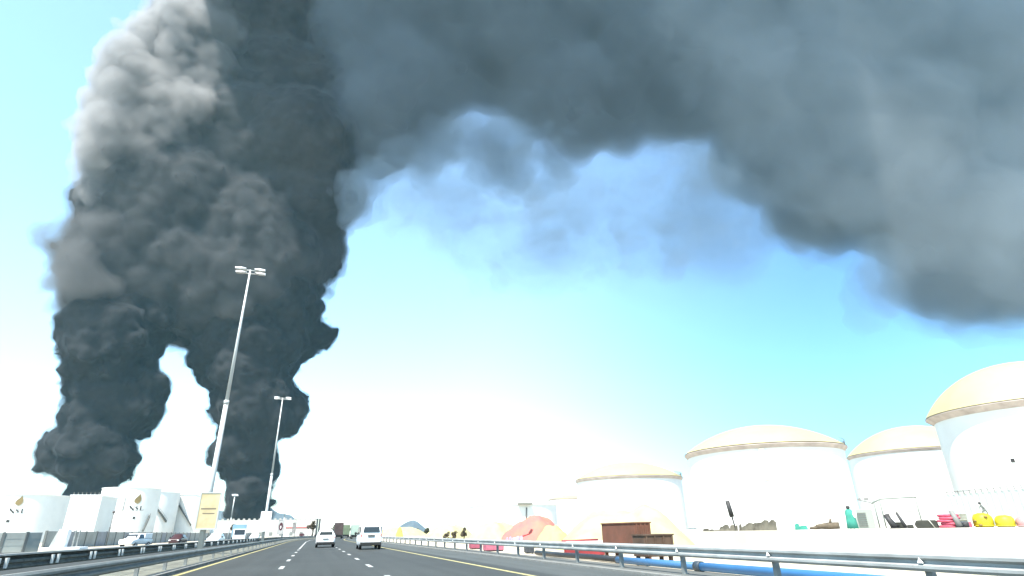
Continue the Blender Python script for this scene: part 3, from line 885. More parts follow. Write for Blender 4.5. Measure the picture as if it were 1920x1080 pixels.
def tree(name, label, px, Y, pt, wpx, seed, m=LEAF, group=None, low=0.35, z0=0.0):
    rng = np.random.default_rng(seed)
    x = ratio(px) * Y; h = z_at(x, Y, pt) - z0; wm = wpx / (FOC / (Y * 1.02)) 
    t = thing(name, label, "tree" if h > 2.2 else "bush", (x, Y, z0), 0, group)
    mb = MB(); mb.tube([(0, 0, 0), (0.05 * h, 0, h * 0.4), (0, 0.02 * h, h * 0.75)], [0.05 * h + 0.03, 0.035 * h + 0.02, 0.01 * h], 7)
    for k in range(4):
        a = rng.uniform(0, 2 * pi); mb.tube([(0.03 * h, 0, h * 0.35), (cos(a) * wm * 0.25, sin(a) * wm * 0.25, h * 0.65)], [0.02 * h, 0.008 * h], 5)
    mb.build("trunk", BARK, t)
    crown(rng, (0, 0, h * (low + 1) / 2), np.array([wm / 2, wm / 2, h * (1 - low) / 2]) * 0.9, 420, 0.07 * h + 0.05, m, t)
    return t
tree("tree", "brown bushy tree in front of the long white building, near its right end", 585, 300, 977, 14, 1, LEAF_B)
tree("tree", "small brown tree above the light blue truck", 437, 190, 983, 9, 2, LEAF_B)
tree("tree", "dark green tree beyond the white car ahead, left of the green lorry", 627, 330, 984, 11, 3)
tree("tree", "green tree far ahead, right of the green lorry", 661, 400, 985, 9, 4)
tree("tree", "green tree far ahead just left of the white van", 672, 360, 987, 9, 5)
for i, (px, py, Y, w_, lab) in enumerate([(757, 991, 330, 7, "first low dark bush left of the row on the sandy verge"), (764, 993, 300, 7, "second low dark bush of the row on the sandy verge"),
                                    (772, 991, 320, 6, "third low dark bush of the row on the sandy verge"), (781, 991, 300, 8, "fourth low dark bush of the row on the sandy verge"),
                                    (796, 993, 260, 7, "fifth low dark bush of the row, small and squat"), (801, 988, 280, 11, "dark rounded bush at the right end of the row, the tallest")]):
    tree("bush", lab, px, Y, py, w_, 10 + i, LEAF, low=0.0)
for i, (px, py, Y, w_, lab) in enumerate([(728, 991, 420, 9, "pale dry bush at the left end of the sandy bank"), (741, 991, 420, 9, "dry bush on top of the sandy bank")]):
    tree("bush", lab, px, Y, py, w_, 20 + i, LEAF_B, low=0.0)
for i, (px, py, w_, lab) in enumerate([(836, 997, 16, "flat dark scrub at the foot of the first sand mound"), (851, 995, 14, "second patch of dark scrub between the sand mounds"), (870, 991, 10, "dark stump like bush right of the dark scrub")]):
    tree("bush", lab, px, 110, py, w_, 30 + i, LEAF_B, low=0.0)
# ------------------------------------------------------------------ right side: heaps, boxes, yard clutter
def polar(px, D):
    k = ratio(px); c = 1 / sqrt(1 + k * k); return D * k * c, D * c
HEAPM = mat("heap_sand", (0.33, 0.31, 0.165), 0.95, var=0.15, vscale=0.8, bump=0.4, bscale=3)
REDM = mat("heap_red", (0.42, 0.10, 0.10), 0.9, col2=(0.46, 0.17, 0.10), vscale=0.35, bump=0.3, bscale=3)
def heap(name, label, pxl, pxr, py_top, D, m, seed, z0=-0.05, deep=1.0, sharp=1.6, peaks=None):
    pm_ = (pxl + pxr) / 2; X, Y = polar(pm_, D)
    xl, yl = polar(pxl, D); xr, yr = polar(pxr, D)
    wd = sqrt((xr - xl) ** 2 + (yr - yl) ** 2) / 2; H = z_at(X, Y, py_top) - z0
    ang = atan2(yr - yl, xr - xl)
    t = []
    n = 36; V = []
    rng = np.random.default_rng(seed)
    ph = rng.uniform(0, 6, 6)
    for j in range(n + 1):
        for i in range(n + 1):
            u_ = i / n * 2 - 1; v_ = j / n * 2 - 1
            r_ = sqrt(u_ * u_ + v_ * v_)
            e = 1 + 0.10 * sin(3 * atan2(v_, u_) + ph[0]) + 0.06 * sin(5 * atan2(v_, u_) + ph[1])
            hh = max(0.0, 1 - (r_ / e) ** sharp)
            P = np.array([[u_ * wd, v_ * wd * deep, 0.0]])
            hh *= 1 + 0.18 * vnoise(P, wd * 0.5, seed)[0] + 0.07 * vnoise(P, wd * 0.15, seed + 1)[0]
            V.append((u_ * wd, v_ * wd * deep, H * hh))
    F = [(j * (n + 1) + i, j * (n + 1) + i + 1, (j + 1) * (n + 1) + i + 1, (j + 1) * (n + 1) + i) for j in range(n) for i in range(n)]
    mb = MB(); mb.add(V, F, 0, True); o = mb.build(name, m, fix=False)
    o.location = (X, Y, z0); o.rotation_euler = (0, 0, ang)
    return tag(o, label, "heap")
heap("sand_heap", "big pale yellow sand heap right behind the rusty boxes", 1040, 1300, 948, 46, HEAPM, 1, sharp=2.2)
heap("sand_heap", "wide sand heap between the scrub and the red heap", 868, 985, 976, 75, HEAPM, 2, sharp=2.0)
heap("sand_heap", "small sand heap furthest left, just past the row of dark bushes", 792, 888, 981, 120, HEAPM, 3, sharp=2.0)
heap("sand_heap", "bright yellow sand heap in front of the red heap", 1000, 1082, 984, 50, mat("heap_yellow", (0.34, 0.28, 0.13), 0.95, bump=0.3, bscale=3), 4, sharp=1.8)
heap("red_heap", "pinkish red heap among the pale sand heaps", 940, 1066, 967, 62, REDM, 5, sharp=2.2)
heap("sand_bank", "long low sandy bank beyond the right rail under the far hill", 690, 800, 990, 260, HEAPM, 6, sharp=3.0)
heap("sand_heap", "small steep yellow heap on the far sandy bank", 742, 757, 989, 220, mat("heap_yellow_far", (0.30, 0.25, 0.07), 0.95), 7, sharp=1.6)

RUST = mat("rusty_plate", (0.095, 0.045, 0.028), 0.85, col2=(0.15, 0.062, 0.040), vscale=1.3, bump=0.2, bscale=6)
RUST_D = mat("rusty_plate_dark", (0.075, 0.048, 0.032), 0.85, var=0.3, vscale=1.5)
def rusty_box(label, pxl, pxr, py_top, Y, dep, m, legs=True, turn=0.0, zb=0.28):
    x0, x1 = ratio(pxl) * Y, ratio(pxr) * Y; H = z_at((x0 + x1) / 2, Y, py_top)
    t = thing("steel_box", label, "steel box", ((x0 + x1) / 2, Y, 0.0), turn)
    w_ = (x1 - x0) / 2
    mb = MB(); mb.box(-w_, w_, 0, dep, zb, H); mb.build("body", m, t, bevel=0.015)
    mb = MB()
    mb.box(-w_ - 0.03, w_ + 0.03, -0.03, dep + 0.03, H, H + 0.05); mb.build("lid", m, t)
    mb = MB()
    for k in range(4):
        x = -w_ + 0.08 + k * (2 * w_ - 0.16) / 3; mb = MB(); mb.box(x - 0.025, x + 0.025, -0.045, -0.002, zb + 0.02, H - 0.02); mb.build("rib", m, t)
    for sx in (-1, 1):
        for y in (0.12, dep - 0.12):
            mb = MB(); mb.box(sx * (w_ - 0.12) - 0.06, sx * (w_ - 0.12) + 0.06, y - 0.06, y + 0.06, 0, zb); mb.build("leg", m, t)
    return t
rusty_box("tall rusty brown steel box just behind the right guardrail", 1190, 1220, 981, 22.9, 22.9 * (ratio(1190) / ratio(1128) - 1), RUST)
rusty_box("lower dark rusty steel box against the right side of the tall one", 1206, 1260, 1004, 20.6, 20.6 * (ratio(1206) / ratio(1184) - 1), RUST_D)
# blue pipe
BLUE = mat("pipe_blue", (0.045, 0.165, 0.36), 0.45, var=0.12, vscale=1.0)
t = thing("water_pipe", "bright blue pipe lying on the ground behind the right guardrail", "pipe", (11.75, 0, 0.125))
mb = MB(); mb.tube([(0, -8, 0), (0, 6, 0), (-0.05, 17.2, 0)], 0.125, 20); mb.build("pipe", BLUE, t)
mb = MB(); mb.tube([(-0.05, 17.2, 0), (-0.1, 22.6, 0)], 0.12, 20); mb.build("pipe_length", mat("pipe_blue_dull", (0.04, 0.12, 0.24), 0.5), t)
mb = MB(); mb.tube([(-0.05, 17.05, 0), (-0.05, 17.35, 0)], 0.155, 20); mb.build("coupling", mat("coupling_dark", (0.03, 0.045, 0.06), 0.5), t)
t = thing("hose", "black hose lying behind the right guardrail beside the rusty box", "hose", (11.9, 0, 0.12))
mb = MB(); mb.tube([(0, 23.0, 0), (0.15, 26, 0), (-0.1, 29, 0), (0.1, 33, 0)], 0.12, 10); mb.build("tube", mat("hose_black", (0.02, 0.025, 0.03), 0.5), t)
mb = MB(); mb.tube([(0, 22.8, 0), (0, 23.15, 0)], 0.15, 10); mb.build("fitting", DARK, t)
# red and white barrier
RED = mat("barrier_red", (0.22, 0.028, 0.030), 0.5, var=0.25, vscale=2.0)
t = thing("barrier", "red and white barrier with a red top bar, left of the rusty boxes", "barrier", (ratio(1092) * 30, 30, 0))
mb = MB(); mb.box(-1.05, 1.15, -0.15, 0.15, 0.02, 0.38); mb.build("base", RED, t, bevel=0.02)
mb = MB(); mb.box(-1.0, 1.1, -0.1, 0.1, 0.38, 0.70); mb.build("panel", WHITEM, t)
zt = z_at(ratio(1092) * 30, 30, 1013.5)
mb = MB(); mb.tube([(-1.2, 0, zt - 0.03), (0.85, 0, zt)], 0.075, 8); mb.build("top_bar", RED, t)
for sx in (-0.9, 0.75): mb = MB(); mb.box(sx - 0.03, sx + 0.03, -0.03, 0.03, 0.7, zt); mb.build("upright", RED, t)
# small things behind the rail
def crate(label, px, Y, w_, d_, h_, c, name="crate", cat="crate"):
    x = ratio(px) * Y; t = thing(name, label, cat, (x, Y, 0))
    m = mat(name + "_paint", c, 0.6, var=0.2, vscale=3)
    mb = MB(); mb.box(-w_ / 2, w_ / 2, -d_ / 2, d_ / 2, 0.04, h_); mb.build("body", m, t, bevel=0.02)
    mb = MB(); mb.box(-w_ / 2 - 0.03, w_ / 2 + 0.03, -d_ / 2 - 0.03, d_ / 2 + 0.03, h_, h_ + 0.04); mb.build("rim", m, t)
    mb = MB(); mb.box(-w_ / 2 + 0.05, w_ / 2 - 0.05, -d_ / 2 + 0.05, d_ / 2 - 0.05, 0, 0.04); mb.build("skid", DARK, t)
crate("dark pink crate behind the guardrail, left of the red heap", 892, 48, 0.9, 0.8, 0.5, (0.26, 0.07, 0.10))
crate("pink crate with a dark end behind the guardrail, below the red heap", 925, 42, 1.3, 0.8, 0.5, (0.33, 0.10, 0.14))
crate("dark grey crate behind the guardrail, second from the barrier", 989, 36, 0.35, 0.5, 0.62, (0.05, 0.055, 0.06))
crate("slim dark crate behind the guardrail, next to the red and white barrier", 997, 35, 0.16, 0.3, 0.6, (0.04, 0.045, 0.05))
def bits(name, label, cat, px, D, z0, w_, h_, m, seed, n=8, parts="piece"):
    """A small jumble: a few bent and leaning pieces, each a part."""
    X, Y = polar(px, D); rng = np.random.default_rng(seed)
    t = thing(name, label, cat, (X, Y, z0), -atan2(X, Y))
    for k in range(n):
        x = -w_ / 2 + w_ * (k + 0.5) / n; a = rng.uniform(0.3, 1.0) * w_ / n; hh = h_ * rng.uniform(0.45, 1.0); ln = rng.uniform(-0.25, 0.25) * hh
        mb = MB(); mb.prism([(x - a, 0), (x + a, 0), (x + a * 0.8 + ln, hh), (x + ln, hh * 1.05), (x - a * 0.7 + ln, hh * 0.8)], -0.25 * rng.uniform(0.5, 1.5), 0.25, 'y')
        mb.build(parts, m, t)
    return t
VIOLET = mat("sack_violet", (0.20, 0.15, 0.33), 0.8, col2=(0.4, 0.4, 0.42), vscale=5)
bits("sack", "violet and white sacks on the sand before the red heap", "sacks", 963, 46, 0.62, 1.3, 0.34, VIOLET, 3, 5, "sack_fold")
t = thing("shovel", "red shovel leaning in the yellow sand heap", "shovel", (*polar(990, 48), 0.6), -0.6)
mb = MB(); mb.tube([(-0.45, 0, 0.25), (0.1, 0, 0.42)], 0.05, 6); mb.build("handle", RED, t)
mb = MB(); mb.prism([(0.08, 0.34), (0.3, 0.5), (0.40, 0.72), (0.26, 0.78), (0.05, 0.5)], -0.05, 0.05, 'y'); mb.build("blade", mat("blade_dark_red", (0.12, 0.03, 0.03), 0.6), t)

# --- on the raised yard
YZ = PAD_Z
t = thing("yard_pole", "slender black pole leaning left over the scrap row in the yard", "pole", (*polar(1379, 45), YZ))
X, Y = polar(1375, 45); zt = z_at(*polar(1370, 45), 939) - YZ
a = -atan2(X, Y)
t.rotation_euler = (0, 0, a)
mb = MB(); mb.tube([(0, 0, 0), (-0.12, 0, zt * 0.45)], 0.05, 8); mb.build("lower_pole", DARK, t)
mb = MB(); mb.tube([(-0.12, 0, zt * 0.45), (-0.28, 0, zt)], [0.16, 0.14], 8); mb.build("upper_pole", DARK, t)
SCRAP = mat("scrap_dark", (0.045, 0.043, 0.033), 0.8, col2=(0.14, 0.13, 0.10), vscale=2.0)
for (px, w_, h_, n_, sd_, lab) in ((1343, 1.6, 0.16, 5, 1, "flat dark scrap plates at the left end of the scrap row"), (1362, 1.0, 0.42, 3, 2, "small dark scrap pile under the slender black pole"),
                              (1397, 1.4, 0.55, 5, 3, "dark jagged scrap frames right of the slender pole"), (1424, 1.7, 0.60, 6, 4, "largest dark scrap pile at the middle of the yard row"), (1446, 0.7, 0.50, 3, 5, "last dark scrap pile at the right end of the row")):
    bits("scrap_pile", lab, "scrap pile", px, 42, YZ, w_, h_, SCRAP, sd_, n_, "scrap_plate")
GREENM = mat("cloth_green", (0.035, 0.20, 0.15), 0.8, var=0.2, vscale=4)
t = bits("tarpaulin", "small folded green tarpaulin lying on the yard edge", "tarpaulin", 1500, 42, YZ, 0.6, 0.36, GREENM, 8, 2, "fold")
BROWN = mat("log_brown", (0.10, 0.08, 0.055), 0.85, var=0.3, vscale=4)
def log(label, px, D, L_, r_):
    X, Y = polar(px, D); t = thing("log", label, "log", (X, Y, YZ), -atan2(X, Y))
    mb = MB(); mb.tube([(-L_ / 2, 0, r_ * 0.8), (0, 0.05, r_), (L_ / 2, 0, r_ * 1.05)], [r_ * 0.6, r_, r_ * 0.95], 9); mb.build("trunk", BROWN, t)
    mb = MB(); mb.tube([(L_ * 0.12, 0, r_ * 1.5), (L_ * 0.18, 0, r_ * 3.0)], [r_ * 0.45, r_ * 0.3], 7); mb.build("stub", BROWN, t)
log("thin brown log right of the green tarpaulin", 1527, 42, 0.6, 0.10)
log("thick brown log with an upright stub, left of the green clad worker", 1552, 42, 1.25, 0.20)

# worker in green with a dark head covering
SKINM = mat("skin", (0.16, 0.09, 0.06), 0.6)
def figure(label, px, D, z0, py_head, cloth, hair, bend_=0.0, rz_extra=0.0, squat=False):
    X, Y = polar(px, D); H = z_at(X, Y, py_head) - z0
    o_ = bpy.data.meshes.new("person")
    s = H / 1.75
    if not squat:
        J = dict(pel=(0, 0, .95), chest=(bend_ * .3, 0, 1.28), neck=(bend_ * .45, 0, 1.48), head=(bend_ * .5, 0, 1.56), top=(bend_ * .52, 0, 1.72),
                 ls=(-.17 + bend_ * .4, 0, 1.42), le=(-.27 + bend_ * .3, 0.03, 1.14), lh=(-.26 + bend_ * .2, -.10, .90), rs=(.17 + bend_ * .4, 0, 1.42), re=(.29 + bend_ * .3, 0.03, 1.16), rh=(.22 + bend_ * .2, -.2, 1.0),
                 lk=(-.10, -.03, .50), la=(-.11, 0.02, .08), lt=(-.12, -.16, .03), rk=(.11, -.02, .50), ra=(.12, 0.03, .08), rt=(.13, -.16, .03))
    else:
        J = dict(pel=(0.2, 0, .75), chest=(0.05, 0, 1.05), neck=(-.12, 0, 1.32), head=(-.17, 0, 1.46), top=(-.19, 0, 1.68),
                 ls=(-.2, -.1, 1.2), le=(-.28, -.2, .92), lh=(-.3, -.35, .7), rs=(.02, .12, 1.2), re=(.0, -.05, .92), rh=(-.1, -.3, .7),
                 lk=(-.15, -.2, .5), la=(.0, 0.02, .08), lt=(-.1, -.12, .03), rk=(.3, -.15, .5), ra=(.35, 0.03, .08), rt=(.3, -.12, .03))
    names = list(J); V = [tuple(c * s for c in J[n]) for n in names]
    R_ = dict(pel=.15, chest=.165, neck=.06, head=.095, top=.075, ls=.075, le=.055, lh=.045, rs=.075, re=.055, rh=.045, lk=.075, la=.055, lt=.04, rk=.075, ra=.055, rt=.04)
    E = [("pel", "chest"), ("chest", "neck"), ("neck", "head"), ("head", "top"), ("chest", "ls"), ("ls", "le"), ("le", "lh"), ("chest", "rs"), ("rs", "re"), ("re", "rh"), ("pel", "lk"), ("lk", "la"), ("la", "lt"), ("pel", "rk"), ("rk", "ra"), ("ra", "rt")]
    o_.from_pydata(V, [(names.index(a), names.index(b)) for a, b in E], [])
    o = bpy.data.objects.new("person", o_); COL.objects.link(o)
    sk = o.modifiers.new("skin", 'SKIN'); sk.use_smooth_shade = True
    sv = o_.skin_vertices[0].data
    for i, n in enumerate(names): sv[i].radius = (R_[n] * s, R_[n] * s * 0.85)
    sv[0].use_root = True
    sb = o.modifiers.new("sub", 'SUBSURF'); sb.levels = 1; sb.render_levels = 1
    dg = bpy.context.evaluated_depsgraph_get()
    me = bpy.data.meshes.new_from_object(o.evaluated_get(dg)); bpy.data.objects.remove(o)
    me.materials.clear()
    for m in (cloth, SKINM, hair): me.materials.append(m)
    zn = J["neck"][2] * s
    for p_ in me.polygons:
        c = p_.center; p_.use_smooth = True
        p_.material_index = 1 if (c.z > zn + 0.02 * s or (abs(c.x) > .2 * s and c.z < .96 * s and c.z > .6 * s and not squat)) else 0
    o = bpy.data.objects.new("person", me); COL.objects.link(o)
    o.location = (X, Y, z0); o.rotation_euler = (0, 0, -atan2(X, Y) + rz_extra)
    hx, hz = J["head"][0] * s, J["head"][2] * s
    mb = MB(); mb.ball((hx, 0.02 * s, hz + 0.05 * s), (.15 * s, .15 * s, .145 * s)); mb.build("head_cloth", hair, o)
    return tag(o, label, "person")
w1 = figure("person in a long green robe and dark head cloth standing on the yard edge", 1597, 42, YZ, 948, GREENM, DARK)
_s = (z_at(*polar(1597, 42), 948) - YZ) / 1.75
mb = MB(); mb.loft([[(0.03 + r_ * cos(a), r_ * 0.7 * sin(a), z * _s) for a in [k * pi / 8 for k in range(16)]] for r_, z in ((0.31, 0.03), (0.28, 0.5), (0.25, 0.95), (0.23, 1.2), (0.12, 1.44))])
mb.build("robe", GREENM, w1)
mb = MB(); mb.ball((0.27, -0.12, 1.10 * _s), (0.11, 0.1, 0.22)); mb.build("white_bag", WHITEM, w1)
figure("person with dark hair crouching above the left yellow drum", 1851, 43, YZ + 0.55, 939.5, mat("shirt_grey", (0.10, 0.11, 0.10), 0.8), DARK, squat=True)

def yard_box(name, label, cat, px0, px1, py_top, D, m, dep=0.8, bevel=0.05, top_in=0.0, lean=0.0):
    X, Y = polar((px0 + px1) / 2, D); a = -atan2(X, Y)
    w_ = (px1 - px0) / 2 / FOC * (D * cos(atan2(X, Y) - YAW)) * cos(atan2(X, Y) - YAW) / 1.0
    # width across the line of sight
    xa, ya = polar(px0, D); xb, yb = polar(px1, D); w_ = sqrt((xa - xb) ** 2 + (ya - yb) ** 2) / 2
    H = z_at(X, Y, py_top) - YZ
    t = thing(name, label, cat, (X, Y, YZ), a)
    return t, w_, H
BLACK = mat("plastic_black", (0.030, 0.031, 0.024), 0.6, var=0.3, vscale=3)
for (p0_, p1_, pt_, lab) in ((1680, 1694, 979, "smaller black crate between the leaning dark posts"), (1700, 1712, 984, "low black crate left of the long black tank")):
    t, w_, H = yard_box("black_crate", lab, "crate", p0_, p1_, pt_, 40, BLACK)
    mb = MB(); mb.box(-w_, w_, 0, 0.6, 0, H * 0.85); mb.build("body", BLACK, t, bevel=0.03)
    mb = MB(); mb.box(-w_ * 1.05, w_ * 1.05, -0.02, 0.62, H * 0.85, H); mb.build("lid", BLACK, t, bevel=0.02)
t, w_, H = yard_box("black_tank", "long black tank with rounded ends on the yard, left of the pink tyres", "tank", 1714, 1760, 975, 40, BLACK)
mb = MB(); mb.prism([(-w_, H * .45), (-w_ * .8, H * .95), (-w_ * .6, H), (w_ * .75, H), (w_ * .9, H * .9), (w_, 0), (-w_ * .85, 0)], 0, 0.9, 'y'); mb.build("body", BLACK, t, bevel=0.05)
mb = MB(); mb.tube([(w_ * .25, -0.04, H * 1.0), (w_ * .62, -0.04, 0)], 0.025, 6); mb.build("strap", mat("strap_pale", (0.35, 0.35, 0.3), 0.6), t)
mb = MB(); mb.box(w_, w_ * 1.4, 0.1, 0.6, 0, H * 0.3); mb.build("outlet", BLACK, t)
for (px, top, bot, w0, lab) in ((1664, 965, 1677, 0.16, "thick dark leaning post at the left of the yard frame"), (1670, 963, 1676, 0.05, "thin dark leaning rod beside the thick post"), (1686, 961, 1697, 0.08, "dark leaning post between the two black crates"), (1789, 957, 1799, 0.13, "grey leaning post right of the pink tyre stack")):
    X, Y = polar(bot, 39.5); xt, yt = polar(px, 39.5); H = z_at(xt, yt, top) - YZ
    t = thing("leaning_post", lab, "post", (X, Y, YZ), -atan2(X, Y))
    dx = -sqrt((X - xt) ** 2 + (Y - yt) ** 2)
    mb = MB(); mb.tube([(0, 0, 0.05), (dx, 0.1, H)], [w0 * 1.25, w0 * 0.7], 8); mb.build("shaft", DARK if px < 1700 else RAILM, t)
    mb = MB(); mb.box(-w0 * 1.6, w0 * 1.6, -w0 * 1.6, w0 * 1.6, 0, 0.05); mb.build("foot", DARK, t)
# pale louvred cabinet
t, w_, H = yard_box("cabinet", "pale louvred cabinet standing right of the person in green", "cabinet", 1608, 1641, 955, 44, None)
PALEC = mat("cabinet_pale", (0.235, 0.26, 0.225), 0.6)
mb = MB(); mb.box(-w_, w_, 0, 1.0, 0, H); mb.build("body", PALEC, t, bevel=0.02)
for k in range(7):
    z = H * (0.12 + 0.11 * k); mb = MB(); mb.box(-w_ * 0.85, w_ * 0.2, -0.05, -0.002, z, z + 0.05); mb.build("louvre", mat("louvre_grey", (0.14, 0.15, 0.13), 0.6) if k == 0 else bpy.data.materials["louvre_grey"], t)
# pipe frame
X0, Y0_ = polar(1657, 46); X1_, Y1_ = polar(1733, 46)
t = thing("pipe_frame", "thin pale pipe frame standing over the black crates", "frame", (X0, Y0_, YZ), atan2(Y1_ - Y0_, X1_ - X0))
L_ = sqrt((X1_ - X0) ** 2 + (Y1_ - Y0_) ** 2); zf = z_at(X0, Y0_, 936) - YZ
PF = mat("frame_pale", (0.15, 0.17, 0.15), 0.6)
mb = MB(); mb.tube([(-0.4, 0, zf - 0.25), (0.15, 0, zf), (L_, 0, zf + 0.05)], 0.05, 6); mb.build("top_rail", PF, t)
for x in (-0.25, 0.1, L_ - 0.1): mb = MB(); mb.tube([(x, 0, 0), (x, 0, zf)], 0.045, 6); mb.build("upright", PF, t)
mb = MB(); mb.tube([(0.1, 0, zf * 0.55), (L_ - 0.1, 0, zf * 0.55)], 0.03, 6); mb.build("cross_rail", PF, t)
mb = MB(); mb.box(-1.15, -0.95, -.06, .06, zf - 0.05, zf + 0.1); mb.box(-0.75, -0.5, -.06, .06, zf - 0.05, zf + 0.1); mb.tube([(-1.1, 0, zf), (-0.4, 0, zf - .2)], 0.025, 5); mb.build("cable_clip", RAILM, t)
# stacked pink tyres
PINK = mat("tyre_pink", (0.34, 0.045, 0.085), 0.6, col2=(0.45, 0.10, 0.13), vscale=3)
def torus(mb, c, R_, r_, seg=20, rs=8):
    V = []
    for i in range(seg):
        a = 2 * pi * i / seg
        for j in range(rs):
            b = 2 * pi * j / rs
            V.append((c[0] + (R_ + r_ * cos(b)) * cos(a), c[1] + (R_ + r_ * cos(b)) * sin(a), c[2] + r_ * sin(b)))
    F = [(i * rs + j, ((i + 1) % seg) * rs + j, ((i + 1) % seg) * rs + (j + 1) % rs, i * rs + (j + 1) % rs) for i in range(seg) for j in range(rs)]
    mb.add(V, F, 0, True)
X, Y = polar(1781, 40); Hs = z_at(X, Y, 964) - YZ; nt_ = 5
for k in range(nt_):
    mb = MB(); torus(mb, (0, 0, 0), 0.42, Hs / nt_ / 2 * 1.02); o = mb.build("painted_tyre", PINK)
    o.location = (X + 0.06 * sin(k * 2.1), Y + 0.05 * cos(k * 3.0), YZ + Hs / nt_ * (k + 0.5))
    tag(o, ["bottom", "second lowest", "middle", "second highest", "top"][k] + " pink painted tyre of the stack on the yard", "tyre", "stacked pink tyres")
# yellow and pink drums
def drum(label, p0_, p1_, pt, c, c2, spots=True):
    t, w_, H = yard_box("drum", label, "drum", p0_, p1_, pt, 40, None)
    m = mat("drum_paint_" + label.split()[0], c, 0.5, col2=c2, vscale=1.5)
    mb = MB(); pr_ = [(w_ * 0.80, 0), (w_ * 0.97, H * 0.12), (w_, H * 0.45), (w_ * 0.95, H * 0.7), (w_ * 0.72, H * 0.92), (w_ * 0.3, H), (0.01, H)]
    mb.lathe(pr_, 24); mb.build("body", m, t)
    mb = MB(); torus(mb, (0, 0, H * 0.12), w_ * 0.98, 0.025); mb.build("hoop", m, t)
    if spots:
        for (a, z) in ((-2.4, 0.45), (-1.9, 0.15), (-1.2, 0.72)):
            mb = MB(); mb.ball((w_ * 0.96 * cos(a), w_ * 0.96 * sin(a), H * z), (0.09, 0.09, 0.06)); mb.build("bung", mat("bung_brown", (0.16, 0.11, 0.03), 0.7) if "bung_brown" not in bpy.data.materials else bpy.data.materials["bung_brown"], t)
drum("yellow round drum with brown bungs below the crouching person", 1824, 1864, 962, (0.36, 0.30, 0.010), (0.42, 0.35, 0.02))
drum("plain yellow round drum, right hand one of the two", 1865, 1904, 966, (0.38, 0.33, 0.015), (0.44, 0.38, 0.03), False)
drum("striped pale pink drum cut off at the right edge of the yard", 1904, 1936, 968, (0.38, 0.17, 0.17), (0.42, 0.25, 0.24), False)
t, w_, H = yard_box("engine", "small dark machine with a pink side between the tyre stack and yellow drums", "machine", 1802, 1820, 978, 39.5, None)
mb = MB(); mb.box(-w_, w_ * 0.6, 0, 0.6, 0, H); mb.build("body", mat("machine_dark", (0.035, 0.04, 0.05), 0.5), t, bevel=0.04)
mb = MB(); mb.box(w_ * 0.62, w_ * 1.15, 0, 0.5, 0, H * 0.95); mb.build("side_panel", PINK, t)
mb = MB(); mb.ball((-w_ * 0.2, -0.05, H * 0.5), (0.13, 0.08, 0.13)); mb.build("pulley", DARK, t)
t, w_, H = yard_box("pallet_stack", "stack of pale slatted pallets left of the yellow drums", "pallets", 1797, 1816, 963, 43, None)
for k in range(5):
    z = 0.5 * H + H * 0.5 * k / 5; mb = MB(); mb.box(-w_, w_, 0, 1.0, z, z + 0.05); mb.build("slat", mat("pallet_pale", (0.16, 0.16, 0.12), 0.8) if k == 0 else bpy.data.materials["pallet_pale"], t)
mb = MB(); mb.box(-w_ * .9, w_ * .9, 0.05, 0.95, 0, H * 0.5); mb.build("base", PALEC, t)
# pale ribbed sheet fence at the back
X0, Y0_ = polar(1782, 60); X1_, Y1_ = polar(1990, 52)
t = thing("sheet_fence", "pale ribbed sheet fence with spiked top behind the drums", "fence", (X0, Y0_, YZ), atan2(Y1_ - Y0_, X1_ - X0))
L_ = sqrt((X1_ - X0) ** 2 + (Y1_ - Y0_) ** 2); zf = z_at(X0, Y0_, 929) - YZ
mb = MB(); pts = []
n = int(L_ / 0.3)
for i in range(n + 1):
    x = L_ * i / n; pts.append((x, 0.0 if i % 2 else 0.07))
mb.prism(pts + [(p[0], p[1] + 0.02) for p in pts[::-1]], 0, zf, 'z'); mb.build("sheet", mat("sheet_pale", (0.50, 0.52, 0.47), 0.6, var=0.08, vscale=1), t)
mb = MB(); mb.tube([(0, 0, zf + 0.2), (L_, 0, zf + 0.2)], 0.02, 4)
for i in range(0, n, 2): mb.tube([(L_ * i / n, 0.03, zf), (L_ * i / n, 0.0, zf + 0.28)], 0.03, 4)
mb.build("spiked_wire", RAILM, t)
# ------------------------------------------------------------------ vehicles
CARW = mat("car_paint_white", (0.70, 0.71, 0.70), 0.3, spec=0.5)
GLASSD = mat("window_dark", (0.020, 0.026, 0.028), 0.12, spec=0.5)
TYRE = mat("tyre_rubber", (0.015, 0.015, 0.015), 0.85)
RIM = mat("wheel_rim", (0.25, 0.26, 0.26), 0.4, metal=0.5)
BUMP = mat("bumper_black", (0.02, 0.021, 0.02), 0.7)
TAIL = mat("tail_lamp", (0.30, 0.02, 0.02), 0.25)
PLATE = mat("number_plate", (0.10, 0.105, 0.10), 0.6)
HEADL = mat("head_lamp", (0.6, 0.62, 0.62), 0.15)

def ring(y, zb, zbelt, zt, wb, wm, wt, n=5):
    """Body section at y: sill, belt and roof half widths, rounded at the roof."""
    half = [(wb * 0.80, zb), (wb * 0.97, zb + 0.04), (wb, zb + 0.16), (wm, zb + (zbelt - zb) * 0.6), (wm * 0.985, zbelt)]
    if zt > zbelt + 0.05:
        half += [(wm + (wt - wm) * 0.45, zbelt + (zt - zbelt) * 0.45), (wt + 0.03, zt - 0.16), (wt * 0.93, zt - 0.045), (wt * 0.70, zt)]
    else:
        half += [(wm * 0.96, zbelt + 0.012), (wm * 0.9, zbelt + 0.025), (wm * 0.75, zbelt + 0.035), (wm * 0.5, zbelt + 0.04)]
    return [(x, y, z) for x, z in half] + [(-x, y, z) for x, z in half[::-1]]

